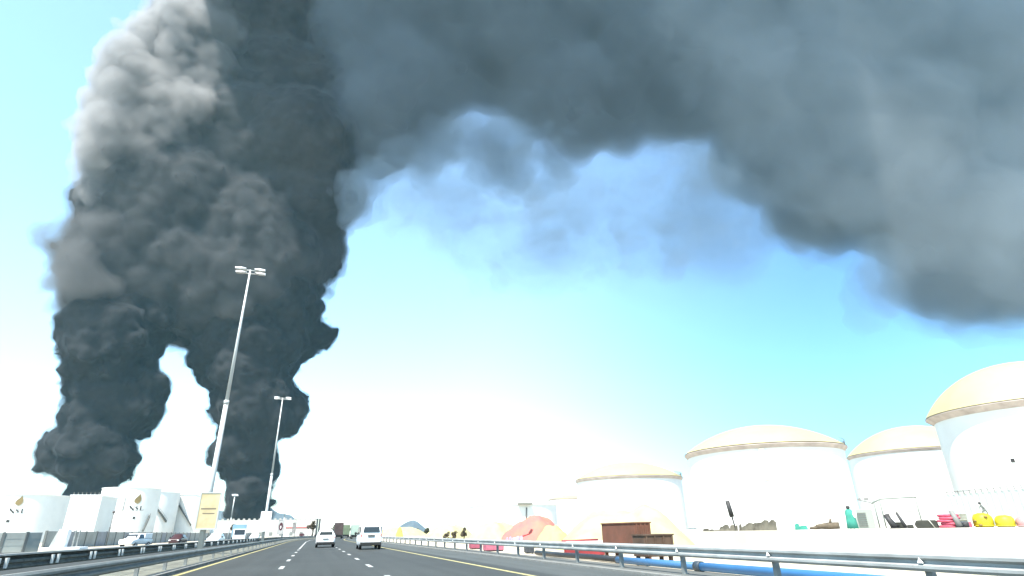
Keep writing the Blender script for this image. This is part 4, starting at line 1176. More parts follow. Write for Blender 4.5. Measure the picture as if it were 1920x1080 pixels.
def wheel(parent, x, y, r, w_):
    mb = MB(); mb.tube([(-w_ / 2, 0, 0), (-w_ / 2 + 0.02, 0, 0), (w_ / 2 - 0.02, 0, 0), (w_ / 2, 0, 0)], [r * 0.93, r, r, r * 0.93], 20, smooth=False)
    t = mb.build("wheel", TYRE, parent); t.location = (x, y, r)
    s = 1 if x > 0 else -1
    mb = MB(); mb.tube([(s * (w_ / 2 - 0.02), 0, 0), (s * (w_ / 2 + 0.012), 0, 0)], r * 0.62, 14, smooth=False); mb.build("rim", RIM, t)
    return t

def car(label, name, cat, rings, L_, W_, H, wheels, paint, rear_win, side_wins, plate_z, lights, x=0, y=0, rz=0, front_win=None, mirror_z=None, bumper=None, group=None):
    t = thing(name, label, cat, (x, y, 0), rz, group)
    mb = MB(); mb.loft([ring(*r) for r in rings]); b = mb.build("body", paint, t)
    for (wx, wy, r) in wheels: wheel(t, wx, wy, r, 0.22)
    for nm, win in (("rear_window", rear_win), ("windscreen", front_win)):
        if win:
            (yb, zb, wb), (yt, zt, wt) = win
            e = 0.012 if yb < yt + 5 else 0
            s = -1 if nm == "rear_window" else 1
            P = [(-wb, yb, zb), (wb, yb, zb), (wt, yt, zt), (-wt, yt, zt)]
            # rounded corners
            V = []
            for i in range(4):
                p = Vector(P[i]); a = Vector(P[i - 1]); c = Vector(P[(i + 1) % 4])
                V += [p + (a - p) * 0.10, p + (a - p) * 0.03 + (c - p) * 0.03, p + (c - p) * 0.07]
            V = [v + Vector((0, s * 0.02, 0)) for v in V]
            mb = MB(); V2 = [v + Vector((0, -s * 0.03, 0)) for v in V]; n = len(V)
            mb.add(V + V2, [tuple(range(n)), tuple(range(n, 2 * n))[::-1]] + [(i, (i + 1) % n, n + (i + 1) % n, n + i) for i in range(n)])
            mb.build(nm, GLASSD, t)
    for (pts, w0, w1) in side_wins:
        for sx in (-1, 1):
            mb = MB(); V = [(sx * (w0 if z < (pts[0][1] + pts[2][1]) / 2 else w1), yy, z) for yy, z in pts]; V2 = [(v[0] + sx * 0.02, v[1], v[2]) for v in V]; n = len(V)
            mb.add(V + V2, [tuple(range(n)), tuple(range(n, 2 * n))[::-1]] + [(i, (i + 1) % n, n + (i + 1) % n, n + i) for i in range(n)])
            mb.build("side_window", GLASSD, t)
    yr = rings[0][0]
    if bumper:
        mb = MB(); mb.prism(bumper, -W_ / 2 * 0.93, W_ / 2 * 0.93, 'x'); mb.build("bumper", BUMP, t, bevel=0.02)
    mb = MB(); mb.box(-0.27, 0.27, yr - 0.05, yr + 0.05, plate_z - 0.05, plate_z + 0.06); mb.build("number_plate", PLATE, t)
    for sx in (-1, 1):
        (lx, lz0, lz1, lw, ly) = lights
        mb = MB(); mb.box(sx * lx - lw / 2, sx * lx + lw / 2, ly - 0.03, ly + 0.12, lz0, lz1); mb.build("tail_light", TAIL, t, bevel=0.015)
        yf = rings[-1][0]
        mb = MB(); mb.box(sx * lx * 0.85 - 0.16, sx * lx * 0.85 + 0.16, yf - 0.15, yf + 0.02, 0.62, 0.78); mb.build("headlight", HEADL, t, bevel=0.02)
        if mirror_z:
            mb = MB(); mb.box(sx * (W_ / 2 + 0.02) - 0.02, sx * (W_ / 2 + 0.02) + 0.02, mirror_z[0], mirror_z[0] + 0.06, mirror_z[1] + 0.03, mirror_z[1] + 0.09)
            mb.ball((sx * (W_ / 2 + 0.12), mirror_z[0], mirror_z[1] + 0.1), (0.10, 0.07, 0.12)); mb.build("wing_mirror", BUMP, t)
    return t

# rings: (y, sill z, belt z, top z, half width sill, belt, roof)
def sedan(label, x, y, rz=0, paint=CARW, s=1.0, group=None):
    R_ = [(-2.42, 0.42, 0.90, 0.90, 0.74, 0.80, 0.60), (-2.36, 0.34, 1.02, 1.02, 0.85, 0.90, 0.70), (-2.15, 0.28, 1.08, 1.10, 0.90, 0.93, 0.72), (-1.95, 0.26, 1.09, 1.20, 0.91, 0.935, 0.70),
          (-1.35, 0.25, 1.08, 1.62, 0.92, 0.94, 0.66), (-0.6, 0.24, 1.06, 1.70, 0.92, 0.94, 0.68), (0.4, 0.24, 1.04, 1.68, 0.92, 0.94, 0.66), (0.95, 0.24, 1.03, 1.40, 0.92, 0.94, 0.70),
          (1.35, 0.25, 1.02, 1.06, 0.92, 0.93, 0.7), (2.1, 0.28, 0.92, 0.94, 0.88, 0.90, 0.7), (2.4, 0.38, 0.78, 0.78, 0.74, 0.78, 0.6)]
    t = car(label, "car", "car", R_, 4.8, 1.88, 1.7, [(-0.83, -1.45, 0.34), (0.83, -1.45, 0.34), (-0.83, 1.45, 0.34), (0.83, 1.45, 0.34)], paint,
            ((-2.03, 1.16, 0.66), (-1.42, 1.55, 0.56)), [([(-1.3, 1.12), (0.9, 1.10), (0.45, 1.52), (-1.1, 1.54)], 0.935, 0.78)], 0.80,
            (0.78, 0.86, 1.02, 0.24, -2.37), x, y, rz, ((1.28, 1.08, 0.70), (0.55, 1.58, 0.58)), (0.9, 1.05), [(-2.46, 0.32), (-2.46, 0.52), (-2.2, 0.60), (-2.1, 0.26)], group)
    return t

def minivan(label, x, y, rz=0, paint=CARW):
    R_ = [(-2.42, 0.50, 1.10, 1.10, 0.76, 0.82, 0.7), (-2.38, 0.40, 1.12, 1.92, 0.84, 0.88, 0.66), (-2.25, 0.34, 1.12, 2.04, 0.88, 0.91, 0.72), (-1.6, 0.30, 1.10, 2.08, 0.90, 0.93, 0.76), (0.0, 0.28, 1.08, 2.08, 0.90, 0.93, 0.76),
          (1.2, 0.28, 1.06, 2.02, 0.90, 0.93, 0.74), (1.75, 0.30, 1.05, 1.66, 0.90, 0.92, 0.72), (2.15, 0.34, 1.04, 1.22, 0.88, 0.90, 0.70), (2.4, 0.42, 0.92, 0.93, 0.80, 0.84, 0.6)]
    t = car(label, "minivan", "van", R_, 4.8, 1.86, 2.1, [(-0.80, -1.55, 0.34), (0.80, -1.55, 0.34), (-0.80, 1.5, 0.34), (0.80, 1.5, 0.34)], paint,
            ((-2.43, 1.33, 0.70), (-2.36, 1.82, 0.60)), [([(-2.05, 1.22), (-0.6, 1.20), (-0.6, 1.78), (-2.0, 1.80)], 0.93, 0.86), ([(-0.5, 1.20), (0.55, 1.18), (0.55, 1.76), (-0.5, 1.78)], 0.93, 0.86), ([(0.65, 1.18), (1.6, 1.14), (1.25, 1.70), (0.65, 1.74)], 0.93, 0.84)],
            1.02, (0.80, 0.98, 1.22, 0.09, -2.40), x, y, rz, ((1.95, 1.30, 0.72), (1.35, 1.86, 0.64)), (1.5, 1.18), [(-2.48, 0.34), (-2.48, 0.56), (-2.3, 0.62), (-2.2, 0.30)])
    mb = MB(); mb.box(-0.30, 0.30, -2.50, -2.44, 1.10, 1.14); mb.build("door_handle", BUMP, t)
    return t

sedan("white car driving ahead in the middle lane with dark rear window", 1.28, 68.3)
minivan("white minivan driving ahead in the right lane with a wide dark rear window", 4.70, 56.0)

# oncoming and parked vehicles beyond the median
GREYP = mat("car_paint_silver", (0.40, 0.42, 0.42), 0.3)
BROWNP = mat("car_paint_maroon", (0.045, 0.022, 0.024), 0.3)
sedan("white car on the opposite road just right of the yellow poster", -14.3, 106, pi - 0.05)
sedan("dark maroon car on the opposite road left of the yellow poster", -22.5, 122, pi - 0.08, BROWNP)
sedan("silver car on the opposite road seen past the second tall lamp post", ratio(478) * 150, 150, pi, CARW)
sedan("small white car on the opposite road below the dark red emblem", ratio(537) * 210, 210, pi, CARW)
sedan("dark car far off on the opposite road near the end of the long building", ratio(566) * 250, 250, pi, BROWNP)
# pickup truck
def pickup(label, x, y, rz):
    t = car(label, "pickup_truck", "pickup truck",
            [(-2.5, 0.5, 0.98, 0.98, 0.80, 0.86, 0.7), (-2.45, 0.42, 1.02, 1.02, 0.86, 0.9, 0.7), (-0.35, 0.40, 1.04, 1.06, 0.88, 0.92, 0.7), (-0.25, 0.40, 1.06, 1.70, 0.88, 0.92, 0.68), (0.8, 0.40, 1.06, 1.76, 0.88, 0.92, 0.68), (1.3, 0.40, 1.06, 1.30, 0.88, 0.92, 0.7), (1.5, 0.40, 1.06, 1.1, 0.88, 0.92, 0.7), (2.4, 0.42, 0.98, 1.0, 0.86, 0.88, 0.6), (2.5, 0.5, 0.8, 0.8, 0.78, 0.8, 0.6)],
            5.0, 1.84, 1.76, [(-0.78, -1.55, 0.38), (0.78, -1.55, 0.38), (-0.78, 1.55, 0.38), (0.78, 1.55, 0.38)], CARW,
            ((-0.30, 1.15, 0.66), (-0.27, 1.60, 0.60)), [([(-0.15, 1.12), (1.15, 1.12), (0.8, 1.62), (-0.1, 1.62)], 0.92, 0.80)], 0.72, (0.78, 0.75, 0.98, 0.12, -2.48), x, y, rz,
            ((1.42, 1.14, 0.72), (0.92, 1.66, 0.62)), (1.2, 1.1), [(-2.58, 0.40), (-2.58, 0.58), (-2.4, 0.6), (-2.4, 0.38)])
    mb = MB(); mb.box(-0.85, 0.85, -2.3, -0.45, 1.09, 1.75); mb.build("canopy", CARW, t, bevel=0.06)
    return t
pickup("white pickup truck parked before the grey panel wall", -22.3, 94, pi - 0.25)
# box trucks
def box_truck(label, x, y, rz, cargo, cab, L_=6.0, H=3.3, W_=2.3, name="lorry", cabh=2.3):
    t = thing(name, label, "lorry", (x, y, 0), rz)
    mb = MB(); mb.box(-W_ / 2, W_ / 2, -L_ / 2, L_ / 2 - 1.9, 0.95, H); mb.build("cargo_box", cargo, t, bevel=0.05)
    mb = MB(); mb.prism([(L_ / 2 - 1.8, 0.55), (L_ / 2, 0.55), (L_ / 2, 1.35), (L_ / 2 - 0.25, cabh), (L_ / 2 - 1.8, cabh)], -W_ / 2 + 0.1, W_ / 2 - 0.1, 'x'); mb.build("cab", cab, t, bevel=0.06)
    mb = MB(); mb.prism([(L_ / 2 + 0.012, 1.40), (L_ / 2 - 0.22, cabh - 0.12), (L_ / 2 - 0.26, cabh - 0.12), (L_ / 2 - 0.03, 1.40)], -W_ / 2 + 0.25, W_ / 2 - 0.25, 'x'); mb.build("windscreen", GLASSD, t)
    mb = MB(); mb.box(-W_ / 2 + 0.25, W_ / 2 - 0.25, -L_ / 2 + 0.1, L_ / 2 - 0.3, 0.55, 0.94); mb.build("chassis", BUMP, t)
    mb = MB(); mb.box(-W_ / 2 + 0.1, W_ / 2 - 0.1, L_ / 2 - 0.02, L_ / 2 + 0.1, 0.4, 0.7); mb.build("bumper", BUMP, t)
    for sx in (-1, 1):
        for yy in (-L_ / 2 + 1.1, L_ / 2 - 0.9): wheel(t, sx * (W_ / 2 - 0.2), yy, 0.46, 0.26)
    return t
LBLUE = mat("cargo_light_blue", (0.14, 0.24, 0.30), 0.6)
box_truck("oncoming truck with white cab and light blue cargo box", ratio(447) * 128, 128, pi + 0.15, LBLUE, CARW, H=3.2, cabh=2.4)
box_truck("dark brown lorry far ahead between the two white vehicles", ratio(634) * 185, 185, 0, mat("cargo_brown", (0.055, 0.04, 0.038), 0.7, var=0.3, vscale=1), BROWNP, H=4.2, W_=2.4)
box_truck("dull green lorry far ahead, right of the brown one", ratio(648) * 240, 240, 0, mat("cargo_green", (0.11, 0.145, 0.09), 0.7, var=0.2, vscale=1), GREYP, H=4.3, W_=2.5, L_=8)
box_truck("pale mint bus like lorry close to the left of the white minivan", ratio(666) * 170, 170, 0, mat("cargo_mint", (0.26, 0.33, 0.28), 0.6), GREYP, H=3.4, W_=2.3, L_=8)
# ------------------------------------------------------------------ smoke
# The burning depot lies about 900 m down the road. Each body of smoke is a cloud of round puffs that fills
# an upright outline at that distance, swollen by cellular billows, and skinned as a closed surface.
def surface_net(F, org, h):
    """Closed quad skin of F > 0 on a regular grid (naive surface nets)."""
    S = F > 0
    nx, ny, nz = F.shape
    cs = np.zeros((nx - 1, ny - 1, nz - 1), np.uint8)
    for i in (0, 1):
        for j in (0, 1):
            for k in (0, 1):
                cs += S[i:nx - 1 + i, j:ny - 1 + j, k:nz - 1 + k]
    act = (cs > 0) & (cs < 8)
    idx = np.full(act.shape, -1, np.int32)
    A = np.argwhere(act)
    idx[act] = np.arange(len(A))
    acc = np.zeros((len(A), 3), np.float64); cnt = np.zeros(len(A))
    ax, ay, az = A.T
    corners = [(i, j, k) for i in (0, 1) for j in (0, 1) for k in (0, 1)]
    for a in corners:
        for b in corners:
            d = np.array(b) - np.array(a)
            if d.sum() == 1 and (d >= 0).all():
                fa = F[ax + a[0], ay + a[1], az + a[2]]; fb = F[ax + b[0], ay + b[1], az + b[2]]
                m = (fa > 0) != (fb > 0)
                t = fa[m] / (fa[m] - fb[m])
                acc[m] += np.array(a) + t[:, None] * d
                cnt[m] += 1
    V = (A + acc / cnt[:, None]) * h + org
    quads = []
    for axn in range(3):
        o1, o2 = [(1, 2), (2, 0), (0, 1)][axn]
        sl = [slice(1, -1)] * 3; sl[axn] = slice(0, -1)
        sh = [slice(1, -1)] * 3; sh[axn] = slice(1, None)
        s0 = S[tuple(sl)]; s1 = S[tuple(sh)]
        off = np.array([1, 1, 1]); off[axn] = 0
        for flag, flip in ((s0 & ~s1, False), (~s0 & s1, True)):
            P = np.argwhere(flag) + off
            if not len(P): continue
            e1 = np.zeros(3, int); e1[o1] = 1
            e2 = np.zeros(3, int); e2[o2] = 1
            q = [P - e1 - e2, P - e2, P, P - e1]
            q = np.stack([idx[p[:, 0], p[:, 1], p[:, 2]] for p in q], 1)
            if flip: q = q[:, ::-1]
            quads.append(q)
    return V, np.concatenate(quads)

def worley(P, cell, seed):
    """Distance to the nearest jittered cell centre, in cells."""
    Q = P / cell
    I = np.floor(Q).astype(np.int64)
    best = np.full(len(P), 9.0, np.float32)
    for i in (-1, 0, 1):
        for j in (-1, 0, 1):
            for k in (-1, 0, 1):
                C = I + (i, j, k)
                hsh = (C[:, 0] * 73856093) ^ (C[:, 1] * 19349663) ^ (C[:, 2] * 83492791) ^ (seed * 2654435)
                hsh &= 0xFFFFFF
                jx = ((hsh * 1103515245 + 12345) & 0xFFFF) / 65535.0
                jy = ((hsh * 69069 + 362437) >> 4 & 0xFFFF) / 65535.0
                jz = ((hsh * 22695477 + 1) >> 7 & 0xFFFF) / 65535.0
                d = (C[:, 0] + jx - Q[:, 0]) ** 2 + (C[:, 1] + jy - Q[:, 1]) ** 2 + (C[:, 2] + jz - Q[:, 2]) ** 2
                np.minimum(best, d, out=best, casting='unsafe')
    return np.sqrt(best)

def poly_inside_dist(poly, P):
    """Signed distance (positive inside) from 2-D points to a closed polygon."""
    A = poly; B = np.roll(poly, -1, 0)
    best = np.full(len(P), 1e18); ins = np.zeros(len(P), bool)
    for a, b in zip(A, B):
        ab = b - a
        t = np.clip(((P - a) @ ab) / (ab @ ab + 1e-9), 0, 1)
        d = P - (a + t[:, None] * ab)
        best = np.minimum(best, (d * d).sum(1))
        c = ((a[1] > P[:, 1]) != (b[1] > P[:, 1]))
        with np.errstate(divide='ignore', invalid='ignore'):
            xi = (b[0] - a[0]) * (P[:, 1] - a[1]) / (b[1] - a[1]) + a[0]
        ins ^= c & (P[:, 0] < xi)
    d = np.sqrt(best)
    return np.where(ins, d, -d)

def plane_pts(pts, Y0, X0, k):
    """Outline (photo spots) laid on the upright sheet Y = Y0 - k*(X-X0) for X > X0."""
    out = []
    for px, py in pts:
        d = ray(px, py)
        t = Y0 / d[1]
        if d[0] * t > X0 and k:
            t = (Y0 + k * X0) / (d[1] + k * d[0])
        out.append((d[0] * t, EYE + d[2] * t))
    return np.array(out)

def puff_field(outlines, Y0, X0, k, n, rmax, h, seed, flat=1.0, pad=30.0, depth_jit=0.35, holes=()):
    rng = np.random.default_rng(seed)
    polys = [plane_pts(o, Y0, X0, k) for o in outlines]
    lo = np.min([p.min(0) for p in polys], 0); hi = np.max([p.max(0) for p in polys], 0)
    P = rng.uniform(lo, hi, (n * 4, 2))
    sd = np.max([poly_inside_dist(p, P) for p in polys], 0)
    for hp in holes:
        sd = np.minimum(sd, -poly_inside_dist(plane_pts(hp, Y0, X0, k), P))
    m = sd > h * 1.5
    P = P[m][:n]; r = np.minimum(sd[m][:n], rmax)
    r = r * rng.uniform(0.75, 1.0, len(r)) + 0.0
    Yp = Y0 - k * np.maximum(0, P[:, 0] - X0) + rng.normal(0, depth_jit, len(r)) * r * flat
    org = np.array([lo[0] - pad, (Yp - r * flat).min() - pad, lo[1] - pad])
    top = np.array([hi[0] + pad, (Yp + r * flat).max() + pad, hi[1] + pad])
    N = np.ceil((top - org) / h).astype(int) + 1
    F = np.full(N, -60.0, np.float32)
    ax = [org[i] + h * np.arange(N[i]) for i in range(3)]
    for (x, z), y, rr in zip(P, Yp, r):
        c = (x, y, z); R = rr + 34.0
        s = [slice(max(0, int((c[i] - R - org[i]) / h)), int((c[i] + R - org[i]) / h) + 2) for i in range(3)]
        d = np.sqrt((ax[0][s[0]] - x)[:, None, None] ** 2 + ((ax[1][s[1]] - y) / flat)[None, :, None] ** 2 + (ax[2][s[2]] - z)[None, None, :] ** 2)
        np.maximum(F[s[0], s[1], s[2]], (rr - d).astype(np.float32), out=F[s[0], s[1], s[2]])
    return F, org, h, ax

def band_points(F, ax, lo, hi):
    m = (F > lo) & (F < hi)
    I = np.argwhere(m)
    P = np.stack([ax[0][I[:, 0]], ax[1][I[:, 1]], ax[2][I[:, 2]]], 1)
    return m, P

def swell(F, ax, P_amp, seed, lo=-50, hi=50):
    """Add cellular billows: list of (cell size, amplitude), plus a gentle wander first."""
    m, P = band_points(F, ax, lo, hi)
    W = P + np.stack([vnoise(P, 45, seed + s) for s in (1, 2, 3)], 1) * 9
    add = np.zeros(len(P))
    for i, (c, a) in enumerate(P_amp):
        add += a * (0.62 - worley(W, c, seed + 10 + i)) * 1.6
    G = F.copy()
    G[m] += add.astype(np.float32)
    return G

def carve(F, ax, cells, seed, lo=-50, hi=60):
    """Ragged, wispy edge: wandering noise added to the field, list of (cell, amplitude)."""
    m, P = band_points(F, ax, lo, hi)
    add = np.zeros(len(P))
    P2 = P * np.array([1.0, 1.0, 1.35]) + vnoise(P, 70, seed)[:, None] * 25
    for i, (c, a) in enumerate(cells): add += a * vnoise(P2, c, seed + 7 * i)
    G = F.copy(); G[m] += add.astype(np.float32)
    return G

def close_edges(F):
    F[0] = F[-1] = -5; F[:, 0] = F[:, -1] = -5; F[:, :, 0] = F[:, :, -1] = -5
    return F

def skin(name, F, org, h, m, parent=None):
    V, Q = surface_net(close_edges(F), org, h)
    return link_mesh(name, np_mesh(name, V, Q), m, parent)

SOOT = mat("soot", (0.013, 0.014, 0.015), rough=1.0, spec=0.0, col2=(0.034, 0.035, 0.036), vscale=0.018)
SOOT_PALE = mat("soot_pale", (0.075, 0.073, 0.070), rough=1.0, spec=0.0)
FRINGE = vol_mat("smoke_fringe_air", (0.30, 0.31, 0.32), 0.10)
VEIL = vol_mat("smoke_veil_air", (0.35, 0.36, 0.38), 0.022)

LEFT = [(140,945),(225,945),(218,915),(236,895),(240,870),(260,858),(256,838),(242,822),(250,808),(283,800),(305,772),(318,742),
        (308,715),(292,695),(284,668),(300,640),(330,610),(330,560),(160,560),(118,600),(130,625),(118,655),(132,680),(116,708),(130,735),
        (142,770),(128,795),(98,820),(78,850),(84,875),(108,888),(135,900),(130,925)]
RIGHT = [(448,985),(503,985),(508,940),(500,915),(521,885),(513,850),(526,815),(560,800),(574,780),(568,745),(548,735),(545,705),(572,672),
         (590,650),(632,640),(634,620),(600,600),(595,560),(600,520),(640,510),(500,420),(300,500),(330,640),(360,650),(365,690),(385,715),
         (405,745),(385,775),(412,800),(418,835),(385,850),(382,875),(418,880),(420,930),(430,965)]
BODY = [(150,640),(300,632),(360,640),(420,660),(520,640),(600,600),(596,560),(604,530),(640,518),(642,470),(652,430),(690,395),(700,370),(664,350),
        (668,310),(740,290),(790,240),(860,160),(860,-90),(390,-90),(372,10),(325,30),(285,60),(262,100),(222,135),(192,180),(150,205),
        (172,240),(182,270),(168,310),(165,360),(160,420),(112,448),(82,470),(95,500),(122,520),(112,550),(84,572),(118,596)]
CANOPY = [(640,300),(700,335),(760,300),(850,285),(900,335),(1000,345),(1075,315),(1150,275),(1250,262),(1330,255),(1375,330),(1432,372),(1412,420),
          (1440,470),(1480,488),(1545,458),(1595,455),(1635,475),(1650,540),(1700,570),(1755,625),(1820,602),(1990,605),(2080,560),(2080,-160),(500,-160)]
HOLE = [(850,205),(900,192),(945,200),(985,240),(1000,265),(960,262),(920,240),(880,250),(848,240)]

def soft_shells(G, ax, org, h, seed, parent, shells, noise):
    """Nested closed skins, each filled with the same thin smoke, so the edge thins out gradually."""
    for i, (off, m) in enumerate(shells):
        Gi = swell(G, ax, noise, seed + 40 * i, -40, 40) if noise else G
        skin("smoke_fringe", Gi + off, org, h, m, parent)

F1 = vol_mat("smoke_fringe_air", (0.09, 0.10, 0.11), 0.06)

def column(name, outline, Y0, seed, h):
    F, org, h, ax = puff_field([outline], Y0, 1e9, 0, 1100, 60, h, seed, flat=0.8)
    G = swell(F, ax, [(44, 11.0), (22, 8), (10, 5)], seed)
    core = skin(name, G - 1.5, org, h, SOOT)
    soft_shells(G, ax, org, h, seed + 5, core, [(-0.3, F1), (2.0, F1)], [(12, 2.5)])
    return core

c1 = column("smoke_column", LEFT, 930, 3, 3.6)
tag(c1, "billowing black smoke column at far left rising behind the white tanks", "smoke", kind="stuff")
c2 = column("smoke_column", RIGHT, 960, 7, 3.6)
tag(c2, "straight dense black smoke column behind the tall lamp posts", "smoke", kind="stuff")

F2 = vol_mat("smoke_body_air", (0.15, 0.16, 0.17), 0.020)
F3 = vol_mat("smoke_sun_paint_air", (0.46, 0.465, 0.47), 0.022, 0.2)  # sunlight on the cloud's edge put into a paler smoke colour
F4 = vol_mat("smoke_sun_paint_low_air", (0.19, 0.195, 0.20), 0.012)  # lit patch lower on the edge, likewise lightened by colour

def body():
    F, org, h, ax = puff_field([BODY], 960, 1e9, 0, 1600, 95, 5.2, 21, flat=0.8)
    G = swell(F, ax, [(95, 14), (42, 11), (20, 8), (10, 4)], 31)
    core = skin("smoke_cloud", G - 7, org, h, mat("soot_cloud", (0.018, 0.019, 0.021), rough=1.0, spec=0.0, col2=(0.060, 0.060, 0.060), vscale=0.011))
    soft_shells(G, ax, org, h, 77, core, [(-5.0, F2), (-1, F2), (4, F2)], [(26, 5), (12, 3.5)])
    tag(core, "huge dark smoke cloud above both columns where they merge", "smoke", kind="stuff")
body()

PALE = [(155,400),(150,300),(162,235),(138,212),(180,170),(208,125),(248,88),(272,45),(312,10),(360,-15),(390,-60),(500,-60),(480,20),(470,90),(450,170),(430,240),(380,310),(310,350),(250,380),(210,400)]
PALE2 = [(82,470),(112,448),(165,425),(240,430),(290,470),(260,530),(210,590),(150,600),(90,574),(118,540),(120,515)]
def pale():
    F, org, h, ax = puff_field([PALE], 895, 1e9, 0, 600, 52, 4.4, 51, flat=1.0)
    G = swell(F, ax, [(60, 12), (27, 9), (12, 5), (7, 2)], 61)
    core = skin("smoke_billows", G - 30, org, h, mat("smoke_sun_paint_core", (0.09, 0.088, 0.085), rough=1, spec=0))
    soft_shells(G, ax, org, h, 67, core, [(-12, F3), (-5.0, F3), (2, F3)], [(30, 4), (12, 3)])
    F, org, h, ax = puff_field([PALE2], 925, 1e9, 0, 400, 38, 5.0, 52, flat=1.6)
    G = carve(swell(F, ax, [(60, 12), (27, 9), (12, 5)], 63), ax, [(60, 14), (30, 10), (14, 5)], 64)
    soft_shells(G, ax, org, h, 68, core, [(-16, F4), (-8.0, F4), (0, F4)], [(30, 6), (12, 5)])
    tag(core, "smoke billows coloured pale for sunlight on the upper left edge of the dark cloud", "smoke", kind="stuff")
pale()

def canopy():
    F, org, h, ax = puff_field([CANOPY], 900, -60, 0.30, 1500, 110, 8.0, 41, flat=0.7, holes=[HOLE], pad=60)
    G = swell(F, ax, [(150, 18), (70, 10), (32, 5)], 91)
    core = skin("smoke_canopy", swell(F, ax, [(150, 12)], 91) - 62, org, h, SOOT)
    m = vol_mat("smoke_canopy_air", (0.27, 0.32, 0.365), 0.0085)
    m2 = vol_mat("smoke_canopy_thin_air", (0.30, 0.37, 0.44), 0.0026)
    soft_shells(G, ax, org, h, 97, core, [(-26, m), (-14, m), (-4, m)], [(90, 12), (36, 8)])
    for q_, off in enumerate((2, 12, 22)):
        skin("smoke_fringe", carve(G, ax, [(110, 26), (52, 16), (26, 9)], 300 + 11 * q_) + off, org, h, m2, core)
    tag(core, "wide soft grey smoke canopy drifting over the road towards the upper right", "smoke", kind="stuff")
    # unseen smoke slab added overhead to keep the sun off the canopy
    rng = np.random.default_rng(5)
    h = 24.0
    org = np.array([-580.0, -230.0, 1250.0]); N = np.array([95, 70, 30])
    ax = [org[i] + h * np.arange(N[i]) for i in range(3)]
    F = np.full(N, -60.0, np.float32)
    for _ in range(700):
        x = rng.uniform(-430, 1500); y = rng.uniform(-60, 1250)
        z = 1600 + 0.04 * x - 0.0 * y + rng.normal(0, 25); r = rng.uniform(70, 130)
        d = np.sqrt((ax[0] - x)[:, None, None] ** 2 + (ax[1] - y)[None, :, None] ** 2 + (ax[2] - z)[None, None, :] ** 2)
        np.maximum(F, (r - d).astype(np.float32), out=F)
    skin("smoke_shade_slab", F, org, h, SOOT, core)
canopy()

VEILS = [([(690,400),(720,330),(800,300),(900,320),(1000,335),(1080,310),(1180,275),(1330,262),(1400,330),(1440,400),(1450,480),(1400,520),(1300,530),(1200,525),(1080,535),(1000,545),(920,560),(860,530),(800,440),(720,430)], 0.0006, 11),
         ([(960,470),(1000,400),(1060,350),(1120,380),(1130,450),(1080,500),(1030,540),(990,520)], 0.0012, 12),
         ([(1240,420),(1260,330),(1310,280),(1400,360),(1440,440),(1440,500),(1340,515),(1270,490)], 0.0010, 13),
         ([(1080,515),(1200,500),(1330,500),(1440,480),(1420,515),(1320,545),(1200,535)], 0.0008, 14),
         ([(1590,490),(1640,480),(1680,560),(1700,590),(1640,590),(1600,550)], 0.004, 15),
         ([(660,330),(720,320),(740,370),(700,400),(670,400)], 0.008, 16),
         ([(780,290),(900,320),(930,350),(880,440),(830,470),(790,400),(740,330)], 0.0010, 17),
         ([(700,320),(760,272),(850,258),(980,268),(1080,295),(1060,345),(1000,355),(900,345),(850,312),(760,320),(700,350)], 0.0085, 18)]
BRIGHT_VEIL = [(1180,-150),(1250,120),(1340,250),(1430,340),(1500,430),(1620,440),(1690,520),(1780,590),(1990,580),(2080,400),(2080,-150)]  # veil added to lighten the right half of the canopy
F, org, h, ax = puff_field([BRIGHT_VEIL], 560, -60, 0.20, 500, 60, 9.0, 77, flat=0.8, pad=60)
mm = vol_mat("smoke_brightening_air", (0.48, 0.56, 0.62), 0.0006)
top = skin("smoke_veil", carve(F, ax, [(120, 30), (60, 16)], 5) - 24, org, h, mm)
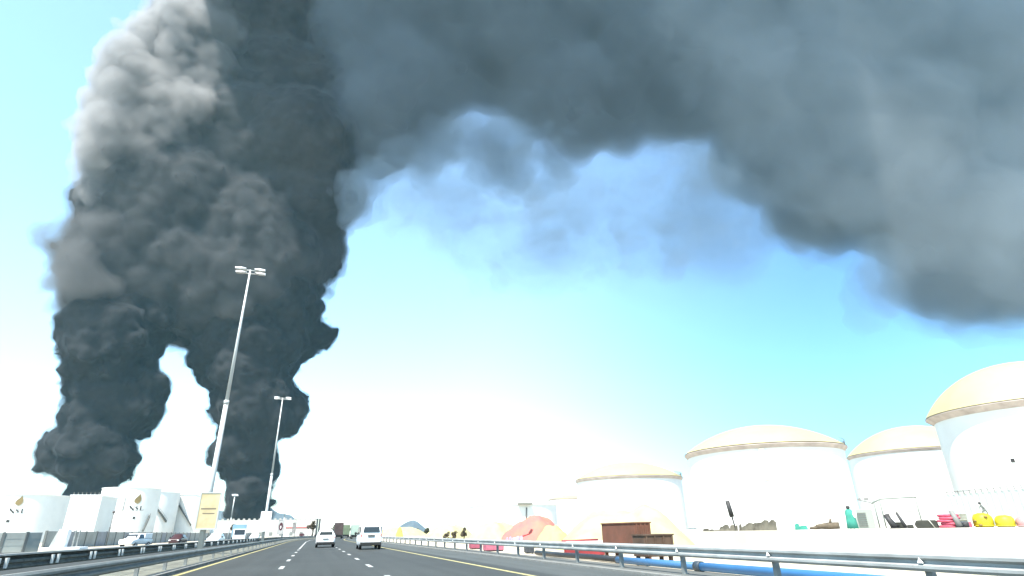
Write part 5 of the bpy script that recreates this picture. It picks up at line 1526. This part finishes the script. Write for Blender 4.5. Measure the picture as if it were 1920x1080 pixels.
for q_, off in enumerate((-12, 0)): skin("smoke_fringe", carve(F, ax, [(110, 30), (50, 18)], 9 + q_) + off, org, h, mm, top)
tag(top, "thin pale smoke veil added to brighten the right half of the grey canopy", "smoke", kind="stuff")
WISPS = [(700,420),(720,330),(860,340),(1000,350),(1100,320),(1300,270),(1400,340),(1430,480),(1300,530),(1100,540),(1000,550),(900,560),(840,500)]
F, org, h, ax = puff_field([WISPS], 830, -60, 0.30, 900, 30, 6.0, 88, flat=1.0, pad=60)
mm = vol_mat("smoke_wisp_air", (0.45, 0.54, 0.62), 0.0036)
top = skin("smoke_wisps", carve(F, ax, [(70, 30), (30, 22), (14, 14)], 15) - 30, org, h, mm)
for q_, off in enumerate((-24, -18)): skin("smoke_fringe", carve(F, ax, [(70, 30), (30, 24), (14, 16)], 15 + q_) + off, org, h, mm, top)
tag(top, "torn thin wisps of pale smoke in the gap below the canopy", "smoke", kind="stuff")
for o_, dens, sd_ in VEILS:
    F, org, h, ax = puff_field([o_], 860, -60, 0.30, 500, 60, 7.5, sd_, flat=0.8, pad=60)
    mm = vol_mat("smoke_veil_air", (0.36, 0.46, 0.56), dens)
    G = swell(F, ax, [(80, 12)], sd_ * 3)
    top = skin("smoke_veil", carve(G, ax, [(120, 34), (60, 22), (30, 12)], sd_) - 16, org, h, mm)
    for q_, off in enumerate((-10, -3, 5)):
        skin("smoke_fringe", carve(G, ax, [(110, 34), (50, 26), (24, 18)], sd_ + 31 * q_) + off, org, h, mm, top)
    tag(top, "thin translucent blue smoke veil hanging under the grey canopy", "smoke", kind="stuff")

def haze():
    bm = bmesh.new()
    bmesh.ops.create_cube(bm, size=1.0)
    me = bpy.data.meshes.new("haze"); bm.to_mesh(me); bm.free()
    o = link_mesh("haze", me, vol_mat("haze_air", (0.38, 0.80, 1.0), HAZE_D))
    o.scale = (16000, 16000, 2100); o.location = (0, 0, 1050 - 45)
    tag(o, "pale dusty air over the whole port", "haze", kind="stuff")
HAZE_D = 0.000034
haze()
